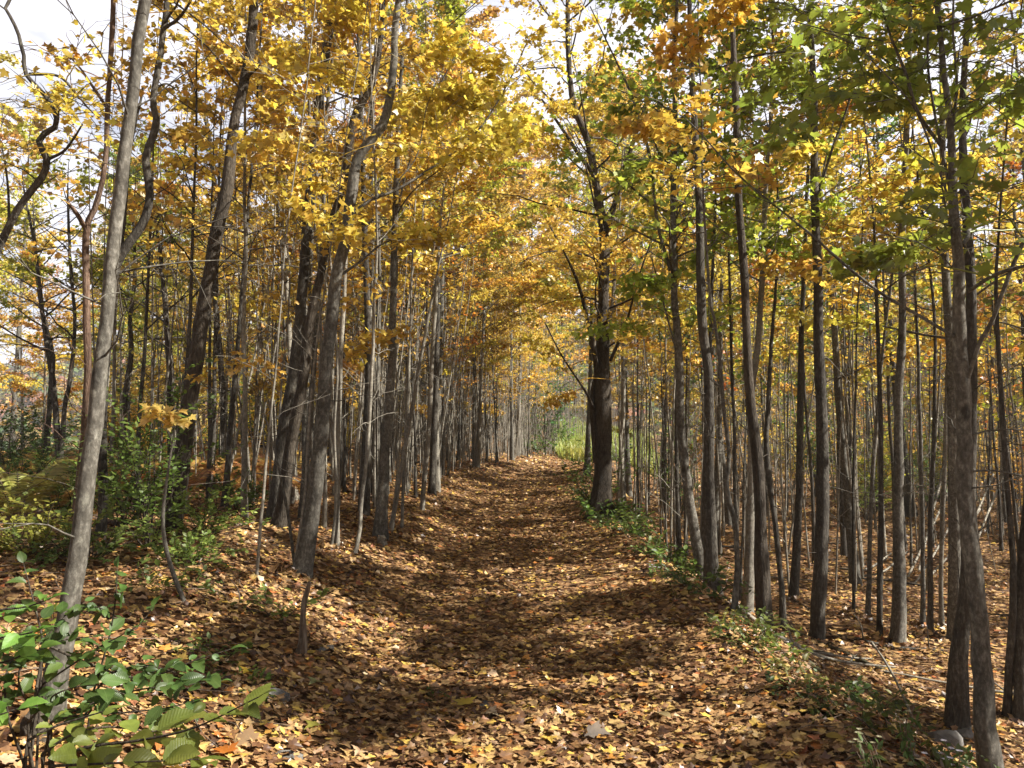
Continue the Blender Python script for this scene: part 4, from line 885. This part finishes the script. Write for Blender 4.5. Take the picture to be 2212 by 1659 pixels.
for k in range(34):
    y = rng.uniform(10.5, 20); x = 1.55 + float(path_x(y)) + rng.random() * .9
    weed(x, y, rng.uniform(.8, 1.5), 'low green weed by the path edge around the stout old tree', 'weeds around the stout old tree', jit((.12, .18, .035)))
for k in range(16):
    px, py = rng.uniform(0, 620), rng.uniform(1080, 1560); x, y = gp2(px, py)
    weed(x, y, rng.uniform(.5, 1.0), 'small green weed among the fallen leaves on the left bank', 'weeds on the left bank', jit((.15, .20, .04)))
for k in range(8):
    y = rng.uniform(3.6, 9); x = rng.uniform(-1.0, 1.2)
    weed(x, y, rng.uniform(.2, .32), 'tiny weed sprouting through the leaves in the middle of the path', 'tiny weeds on the path', jit((.07, .12, .03)))

# ---- flowering plants
def flower(name, label, px, py, D, h, heads, col, fsize, leafc, cat='wildflower', petal=OVATE_S, npet=14):
    p = at(px, py, D); x, y = p[0], D; b = np.array([x, y, hz(x, y)]); root = empty(name, b, label, cat)
    gs, gl = G(), G(); GF = []
    for k in range(heads):
        gf = G(); GF.append(gf)
        tip = np.array([rng.normal(0, .05), rng.normal(0, .05), p[2] - b[2] + rng.normal(0, .025)])
        P = spline(np.array([[0, 0, -.03], tip * [.3, .3, .5] + rng.normal(0, .015, 3), tip]), 8); tube(gs, P, np.linspace(.003, .0012, 8), 4, 0, cap=False)
        a = np.linspace(0, 6.28, npet, endpoint=False); d = np.column_stack([np.cos(a), np.sin(a), np.full(npet, .25)])
        tiltv = rng.normal(0, .35, 3)
        leaves(gf, np.repeat(tip[None], npet, 0), d + tiltv * .4, np.array([0, 0, 1.0]) + rng.normal(0, .2, (npet, 3)), fsize * rng.uniform(.8, 1.1, npet), ovate(.16, 3), 0)
        m = 7; u = rng.uniform(.15, .9, m)[:, None]
        leaves(gl, tip * u, rng.normal(0, 1, (m, 3)) + [0, 0, .3], np.array([0, 0, 1.0]) + rng.normal(0, .4, (m, 3)), .05 * rng.uniform(.6, 1.3, m), ovate(.2, 5), 0)
    gs.build('stem', B_DEAD, root); f = gl.build('leaves', M_BROAD, root, uv=True); f.color = (*leafc, 1)
    for gf in GF:
        f = gf.build('flower_head', M_PETAL, root); f.color = (*col, 1)
    return root
flower('aster', 'cluster of white asters at the bottom corner below the front forked maple', 2058, 1640, 3.55, .3, 11, (.72, .70, .78), .017, (.08, .14, .03))
flower('aster', 'small white aster at the path edge beside the gently curved maple', 1405, 1215, 9.1, .3, 7, (.72, .70, .76), .022, (.14, .26, .05))
flower('goldenrod', 'pale seeding goldenrod head in the dark verge weeds by the bottom edge', 1885, 1600, 3.6, .4, 8, (.50, .48, .30), .016, (.08, .14, .03))
flower('goldenrod', 'smaller seeding goldenrod head standing behind the other one', 1958, 1545, 3.9, .4, 7, (.42, .40, .24), .015, (.08, .14, .03))
flower('broad_leaf_plant', 'bright green broad-leaved sprout at the foot of the sunlit slender maple', 1600, 1318, 7.6, .25, 3, (.20, .34, .06), .07, (.12, .26, .04), 'weed', npet=5)
flower('broad_leaf_plant', 'bright leafy sprout beside the small white aster', 1430, 1195, 9.2, .3, 4, (.24, .38, .07), .07, (.14, .28, .05), 'weed', npet=5)

# ---- logs, sticks and stumps
def log(name, label, pts, w, bark, cat='log', sides=10, lift=0., twigs=0, arch=None):
    Q = []
    for k, (px, py) in enumerate(pts):
        p = ground_at(px, py); r = w * p[1] / F / 2
        Q.append([p[0], p[1], hz(p[0], p[1]) + r * .6 + lift + (arch[k] if arch else 0), r * (1 - .35 * k / len(pts))])
    Q = spline(np.array(Q), 6 * len(pts)); b = np.array([Q[0, 0], Q[0, 1], hz(Q[0, 0], Q[0, 1])])
    root = empty(name, b, label, cat); g = G(); tube(g, Q[:, :3], Q[:, 3], sides, 0, rough=.08)
    g.build('stem', bark, root, off=b)
    for k in range(twigs):
        i = int(rng.uniform(.2, .95) * (len(Q) - 1)); d = unit(rng.normal(0, 1, 3) * [1, 1, .3] + [0, 0, .5]); l = rng.uniform(.15, .5)
        g = G(); tube(g, spline(np.array([Q[i, :3], Q[i, :3] + d * l * .5 + rng.normal(0, .03, 3), Q[i, :3] + d * l]), 8), np.linspace(Q[i, 3] * .45, .002, 8), 5, 0); g.build('twig', bark, root, off=b)
    return root
log('fallen_log', 'long mossy fallen log lying before the scarred trunk, pointing toward the front forked maple', [(1682, 1354), (1745, 1385), (1830, 1420), (1925, 1462)], 15, B_MOSS, twigs=2)
log('fallen_log', 'short thick mossy log on the verge below the long mossy log', [(1700, 1405), (1745, 1442), (1790, 1478)], 22, B_MOSS)
log('fallen_branch', 'long thin fallen branch between the scarred trunk and the straight grey-brown trunk', [(1778, 1372), (1850, 1385), (1930, 1402), (2045, 1410)], 10, B_ROUGH, 'branch', twigs=3)
log('fallen_branch', 'dark fallen branch slanting across the low ground below the mossy logs', [(1660, 1350), (1720, 1400), (1768, 1445), (1800, 1480)], 7, B_DARK, 'branch', twigs=2)
log('fallen_branch', 'pale dead stick leaning up out of the dark litter in front of the mossy logs', [(1978, 1572), (1945, 1510), (1915, 1470), (1885, 1434)], 6, B_PALE, 'branch', arch=[0, .08, .16, .22])
log('fallen_branch', 'fallen branch lying across the left bank behind the slim pale grey maple', [(50, 1108), (130, 1116), (235, 1132), (300, 1160), (350, 1172)], 13, B_RED, 'branch', twigs=3)
log('fallen_branch', 'dead pale branch slanting among the ferns beside the reddish shaggy trunk', [(70, 1020), (110, 1045), (152, 1072)], 9, B_PALE, 'branch', twigs=2)
log('fallen_branch', 'thin twisted root-like stick on the slope below the skinny bare sapling', [(478, 1240), (485, 1290), (520, 1312), (560, 1325)], 9, B_ROUGH, 'branch', twigs=1)
log('fallen_branch', 'short broken stick beside the grey slab at the path edge', [(700, 1372), (725, 1385), (742, 1400)], 11, B_RED, 'branch')
log('fallen_branch', 'dark stick on the ground in front of the front forked maple', [(1960, 1575), (2010, 1568), (2070, 1560)], 8, B_DARK, 'branch')
for k, (a, b_, h0, h1) in enumerate([((1960, 1250), (2060, 1130), 0, 1.1), ((1975, 1265), (2085, 1160), 0, .9), ((1985, 1235), (2040, 1100), 0, 1.3), ((1815, 1235), (1925, 1210), .05, .12), ((1850, 1250), (1960, 1215), .04, .2), ((2010, 1245), (2120, 1175), 0, .8), ((2050, 1270), (2150, 1130), 0, 1.4), ((2090, 1230), (2180, 1100), 0, 1.5)]):
    log('dead_stick', 'bleached dead stick of the tangle propped behind the straight grey-brown trunk', [a, ((a[0] + b_[0]) / 2, (a[1] + b_[1]) / 2 + 20), (b_[0], max(b_[1], 1120))], 5, B_PALE, 'branch', sides=6, arch=[h0, (h0 + h1) / 2, h1])['group'] = 'bleached sticks of the tangle'
for k in range(26):
    y = rng.uniform(6.5, 20); d = rng.uniform(2.6, 9) if k % 3 else -rng.uniform(2.4, 6); x = d + float(path_x(y)); a = rng.uniform(0, 3.14); l = rng.uniform(.6, 2.4); r0 = rng.uniform(.008, .028)
    root = empty('fallen_branch', (x, y, hz(x, y)), 'dead branch lying on the leaf-covered floor of the ' + ('right wood' if d > 0 else 'left wood'), 'branch', 'dead branches on the floor of the ' + ('right wood' if d > 0 else 'left wood'))
    u = np.linspace(-.5, .5, 12); X = x + math.cos(a) * l * u + .03 * np.cumsum(rng.normal(0, 1, 12)) * l * .4; Y_ = y + math.sin(a) * l * u + .03 * np.cumsum(rng.normal(0, 1, 12)) * l * .4
    P = np.column_stack([X, Y_, terrain(X, Y_) + r0 * 1.1 + .02 + .06 * np.maximum(0, rng.normal(0, .5)) * (u + .5)]); g = G(); tube(g, P, np.linspace(r0, r0 * .35, 12), 7, 0, rough=.08)
    g.build('stem', (B_DEAD, B_PALE, B_ROUGH)[k % 3], root, off=(x, y, hz(x, y)))
    for q in (4, 6, 8):
        e = unit(rng.normal(0, 1, 3) * [1, 1, .2] + [0, 0, .35]); f = l * rng.uniform(.12, .3); g = G()
        tube(g, spline(np.array([P[q], P[q] + e * f * .5 + rng.normal(0, .02, 3), P[q] + e * f]), 7), np.linspace(r0 * .5, .0015, 7), 5, 0); g.build('twig', (B_DEAD, B_PALE, B_ROUGH)[k % 3], root, off=(x, y, hz(x, y)))
def stump(label, px, py, h, w, bark, lean=(0, 0), flare=1.3, name='stump', top=None):
    p = ground_at(px, py); D = p[1]; r = w * D / F / 2; b = np.array([p[0], p[1], hz(p[0], p[1])]); root = empty(name, b, label, 'stump'); g = G()
    t = np.linspace(0, 1, 10); P = np.column_stack([lean[0] * h * t + .012 * np.sin(t * 7), lean[1] * h * t, h * t - .04])
    tube(g, P, r * (1 + (flare - 1) * np.exp(-t * 5)) * (1 - .25 * t if top is None else 1 - (1 - top) * t), 12, 0, rough=.09, flute=.1)
    g.build('trunk', bark, root); return root
stump('small cut stump at the foot of the upright grey trunk', 826, 1182, .17, 22, B_PALE)
stump('twisted weathered dead stub standing alone on the left bank', 645, 1415, .52, 17, B_DEAD, (.10, .05), 1.8, 'dead_stub', .5)
stump('dark rotten stump at the bottom corner beside the slim pale grey maple', 75, 1610, .16, 60, B_DARK, (0, 0), 1.4)
stump('dark broken snag behind the reddish shaggy trunk, pointed top', 250, 985, 1.5, 13, B_DARK, (.12, 0), 1.3, 'dead_stub', .35)

# ---- stones
def stone(label, px, py, sx, sy, sz, seed):
    p = ground_at(px, py); bm = __import__('bmesh').new(); B = __import__('bmesh'); B.ops.create_icosphere(bm, subdivisions=3, radius=1)
    r = np.random.default_rng(seed); pl = unit(r.normal(0, 1, (9, 3))); dd = r.uniform(.55, .9, 9)
    for v in bm.verts:
        c = np.array(v.co)
        for a, q in zip(pl, dd):
            e = c @ a - q
            if e > 0: c = c - a * e * .9
        v.co = c * [sx, sy, sz] + r.normal(0, .004, 3)
    me = bpy.data.meshes.new('stone'); bm.to_mesh(me); bm.free(); me.materials.append(M_STONE)
    o = bpy.data.objects.new('stone', me); COL.objects.link(o); o.location = (p[0], p[1], hz(p[0], p[1]) + sz * .35); o.rotation_euler = (r.normal(0, .1), r.normal(0, .1), r.uniform(0, 3))
    return props(o, label, 'stone')
stone('flat grey slab tilted in the leaves at the left path edge', 695, 1412, .11, .06, .03, 1)
stone('pale grey stone half buried right of the leafy shrub', 590, 1500 + 15, .10, .08, .05, 2)
stone('flat pale stone at the bottom edge of the picture', 620, 1648, .12, .09, .03, 3)
stone('small flat grey stone in the middle of the path', 1055, 1528, .08, .05, .02, 4)
stone('small round stone on the path', 1262, 1408, .035, .03, .022, 5)
stone('dark boulder in the weeds at the foot of the front forked maple', 2040, 1612, .16, .12, .10, 6)
stone('smaller dark boulder beside the boulder at the front forked maple', 2085, 1600, .10, .09, .08, 8)

# ---- single leaves that stand out on the litter
for lab, px, py, c, s in [
    ('bright yellow maple leaf lying in a patch of sun in the middle of the path', 1005, 1541, (.75, .56, .08), .12),
    ('large tan maple leaf beside the flat pale stone at the bottom edge', 543, 1628, (.50, .33, .18), .14),
    ('orange-red maple leaf beside the large tan one', 492, 1650, (.60, .20, .03), .10),
    ('plain yellow oval leaf in the shade near the bottom edge by the verge weeds', 1785, 1612, (.52, .36, .06), .09),
    ('grey-white curled leaf near the bottom middle', 1270, 1605, (.48, .42, .36), .13),
    ('yellow-green maple leaf on the litter below the weathered dead stub', 690, 1588, (.46, .42, .08), .11),
    ('golden leaf lying on the dark litter left of the weathered dead stub', 540, 1468, (.62, .42, .05), .09),
    ('long pale leaf standing on edge near the bottom of the path', 1420, 1560, (.55, .44, .22), .13),
    ('pale yellow leaf lying alone high on the left bank', 527, 1405, (.62, .46, .10), .08),
    ('pale green leaf lying at the left path edge beside the broken stick', 690, 1490, (.40, .42, .18), .10)]:
    p = ground_at(px, py); g = G(); a = rng.uniform(0, 6.28)
    leaves(g, [[0, 0, .0]], [[math.cos(a), math.sin(a), .12]], np.array([[rng.normal(0, .15), -.25, 1.0]]), s, MAPLE if 'oval' not in lab and 'long' not in lab else OVATE, 0, np.array([.9]))
    o = g.build('fallen_leaf', M_PETAL); o.color = (*c, 1); o.location = (p[0], p[1], hz(p[0], p[1]) + .055); props(o, lab, 'leaf')

# ---- grass of the clearing
g = G(); n = 24000
y = rng.uniform(43, 66, n); x = 5.2 + rng.uniform(-2.6, 3.6, n) + (y - 46) * .05
keep = (y > 46.5); x, y = x[keep], y[keep]; n = len(x)
leaves(g, np.column_stack([x, y, terrain(x, y)]), np.column_stack([rng.normal(0, .3, n), rng.normal(0, .3, n), np.ones(n)]), rng.normal(0, 1, (n, 3)) * [1, 1, .1], rng.uniform(.4, 1.1, n), ovate(.035, 3, 0, .1, .5), 0)
o = props(g.build('meadow_grass', M_GRASS), 'sunlit yellow-green grass in the clearing where the path bends', 'grass', kind='stuff'); o.color = (.36, .40, .09, 1)

# ---- far hillside wood: reads as one mass
g = G(); M_HILL = leaf_mat('far_hillside_foliage', stops=[(0, (.05, .09, .03)), (.3, (.10, .14, .04)), (.45, (.34, .24, .06)), (.6, (.36, .21, .08)), (.75, (.28, .12, .09)), (.88, (.38, .30, .10)), (1, (.06, .10, .05))], trans=.1, spots=.1, gloss=0)
n = 2600; yy = rng.uniform(165, 440, n); xx = rng.uniform(-.75, .75, n) * yy
zz = terrain(xx, yy)
m = 46
V, Fc = fan([(-.5, -.5), (.5, -.5), (.6, .4), (0, .7), (-.6, .4)], (0, 0), 0, 0)
u = unit(rng.normal(0, 1, (n, m, 3)) + np.array([0, 0, .4])); rad = rng.uniform(2.6, 4.6, n)[:, None, None]
pos = np.stack([xx, yy, zz + 4], -1)[:, None] + u * rad * np.array([1, 1, 1.25]) * rng.uniform(.8, 1.05, (n, m, 1))
# one colour per crown: all cards of a crown are joined to its centre vertex so that they form one island
t1 = unit(np.cross(u, rng.normal(0, 1, (n, m, 3)))); t2 = np.cross(u, t1); sz = rng.uniform(.9, 1.9, (n, m, 1))
c0 = pos; q1 = pos + t1 * sz; q2 = pos + t2 * sz
cen = np.stack([xx, yy, zz + 4], -1)[:, None]
Vv = np.concatenate([cen, np.stack([c0 - t1 * sz * .6, q1, q2], 2).reshape(n, m * 3, 3)], 1)
k = np.arange(m) * 3 + 1
Fq = np.concatenate([np.stack([k, k + 1, k + 2], -1), np.stack([np.zeros(m, int), k, k + 2], -1)])
g.add(Vv.reshape(-1, 3), (Fq[None] + (np.arange(n) * (m * 3 + 1))[:, None, None]).reshape(-1, 3))
props(g.build('hillside_woods', M_HILL), 'far hillside covered with green, red and orange autumn woods', 'woods', kind='stuff')

# ================================================================== LIGHT, SKY, CAMERA
HAZE = .0006
SUN_EL, SUN_AZ = R(42), R(101)       # azimuth measured from the view direction (+Y) towards the right (+X)
sd = np.array([math.sin(SUN_AZ) * math.cos(SUN_EL), math.cos(SUN_AZ) * math.cos(SUN_EL), math.sin(SUN_EL)])
from mathutils import Vector
l = bpy.data.lights.new('sun', 'SUN'); l.energy = 5.0; l.angle = R(.53); l.color = (1, .95, .86)
lo = bpy.data.objects.new('sun', l); COL.objects.link(lo); lo.rotation_euler = Vector(sd).to_track_quat('Z', 'Y').to_euler()
w = bpy.data.worlds.new('World'); S.world = w; w.use_nodes = True
nt = w.node_tree; nt.nodes.clear(); Lk = nt.links
sky = nt.nodes.new('ShaderNodeTexSky'); sky.sky_type = 'NISHITA'; sky.sun_disc = False; sky.sun_elevation = SUN_EL; sky.sun_rotation = SUN_AZ; sky.dust_density = 1.0; sky.altitude = 1500; sky.air_density = .8
tc = nt.nodes.new('ShaderNodeTexCoord'); cn = nd(nt, 'ShaderNodeTexNoise', i_Scale=2.2, i_Detail=7.0, i_Roughness=.6)
mp = nt.nodes.new('ShaderNodeMapping'); mp.inputs['Scale'].default_value = (1, 1, 2.5); Lk.new(tc.outputs['Generated'], mp.inputs['Vector']); Lk.new(mp.outputs[0], cn.inputs['Vector'])
cr = nd(nt, 'ShaderNodeMapRange'); cr.inputs['From Min'].default_value = .30; cr.inputs['From Max'].default_value = .46; cr.inputs['To Max'].default_value = .9; Lk.new(cn.outputs['Fac'], cr.inputs['Value'])
mx = nd(nt, 'ShaderNodeMix', data_type='RGBA'); sz_ = nt.nodes.new('ShaderNodeSeparateXYZ'); Lk.new(tc.outputs['Generated'], sz_.inputs[0])
el = nd(nt, 'ShaderNodeMapRange'); el.inputs['From Min'].default_value = .46; el.inputs['From Max'].default_value = .54; el.inputs['To Min'].default_value = 1; el.inputs['To Max'].default_value = .0; Lk.new(sz_.outputs['Z'], el.inputs['Value'])
cm = nd(nt, 'ShaderNodeMath', operation='MULTIPLY'); Lk.new(cr.outputs[0], cm.inputs[0]); Lk.new(el.outputs[0], cm.inputs[1]); Lk.new(cm.outputs[0], mx.inputs['Factor']); Lk.new(sky.outputs[0], mx.inputs['A']); mx.inputs['B'].default_value = (8.0, 7.95, 8.7, 1)
bg = nt.nodes.new('ShaderNodeBackground'); bg.inputs['Strength'].default_value = .05; Lk.new(mx.outputs['Result'], bg.inputs['Color'])
wo = nt.nodes.new('ShaderNodeOutputWorld'); Lk.new(bg.outputs[0], wo.inputs['Surface'])

# thin air that pales the far trees
g = G(); X0, X1, Y0, Y1, Z0, Z1 = -760, 760, -110, 990, -16, 90
g.add([(X0, Y0, Z0), (X1, Y0, Z0), (X1, Y1, Z0), (X0, Y1, Z0), (X0, Y0, Z1), (X1, Y0, Z1), (X1, Y1, Z1), (X0, Y1, Z1)], [(0, 3, 2, 1), (4, 5, 6, 7), (0, 1, 5, 4), (1, 2, 6, 5), (2, 3, 7, 6), (3, 0, 4, 7)])
m, nt_, N_, L_ = newmat('haze'); pv = nd(nt_, 'ShaderNodeVolumePrincipled', i_Density=HAZE, i_Anisotropy=.2); pv.inputs['Color'].default_value = (1, .97, .92, 1)
L_.new(pv.outputs[0], nd(nt_, 'ShaderNodeOutputMaterial').inputs['Volume'])
props(g.build('haze', m, smooth=False), 'thin pale haze hanging in the autumn air', 'haze', kind='stuff')

cam = bpy.data.cameras.new('camera'); co = bpy.data.objects.new('camera', cam); COL.objects.link(co)
co.location = (0, 0, CAMZ); co.rotation_euler = (math.pi / 2 + PITCH, 0, 0)
cam.sensor_width = 36; cam.lens = 36 * F / 2212; cam.clip_start = .05; cam.clip_end = 3000
S.camera = co
S.view_settings.view_transform = 'Standard'; S.view_settings.look = 'None'; S.view_settings.gamma = 1; S.view_settings.exposure = 1.66
c = S.cycles
c.max_bounces = 6; c.diffuse_bounces = 3; c.glossy_bounces = 2; c.transmission_bounces = 3; c.transparent_max_bounces = 4
c.caustics_reflective = False; c.caustics_refractive = False; c.sample_clamp_indirect = 6
c.use_denoising = True
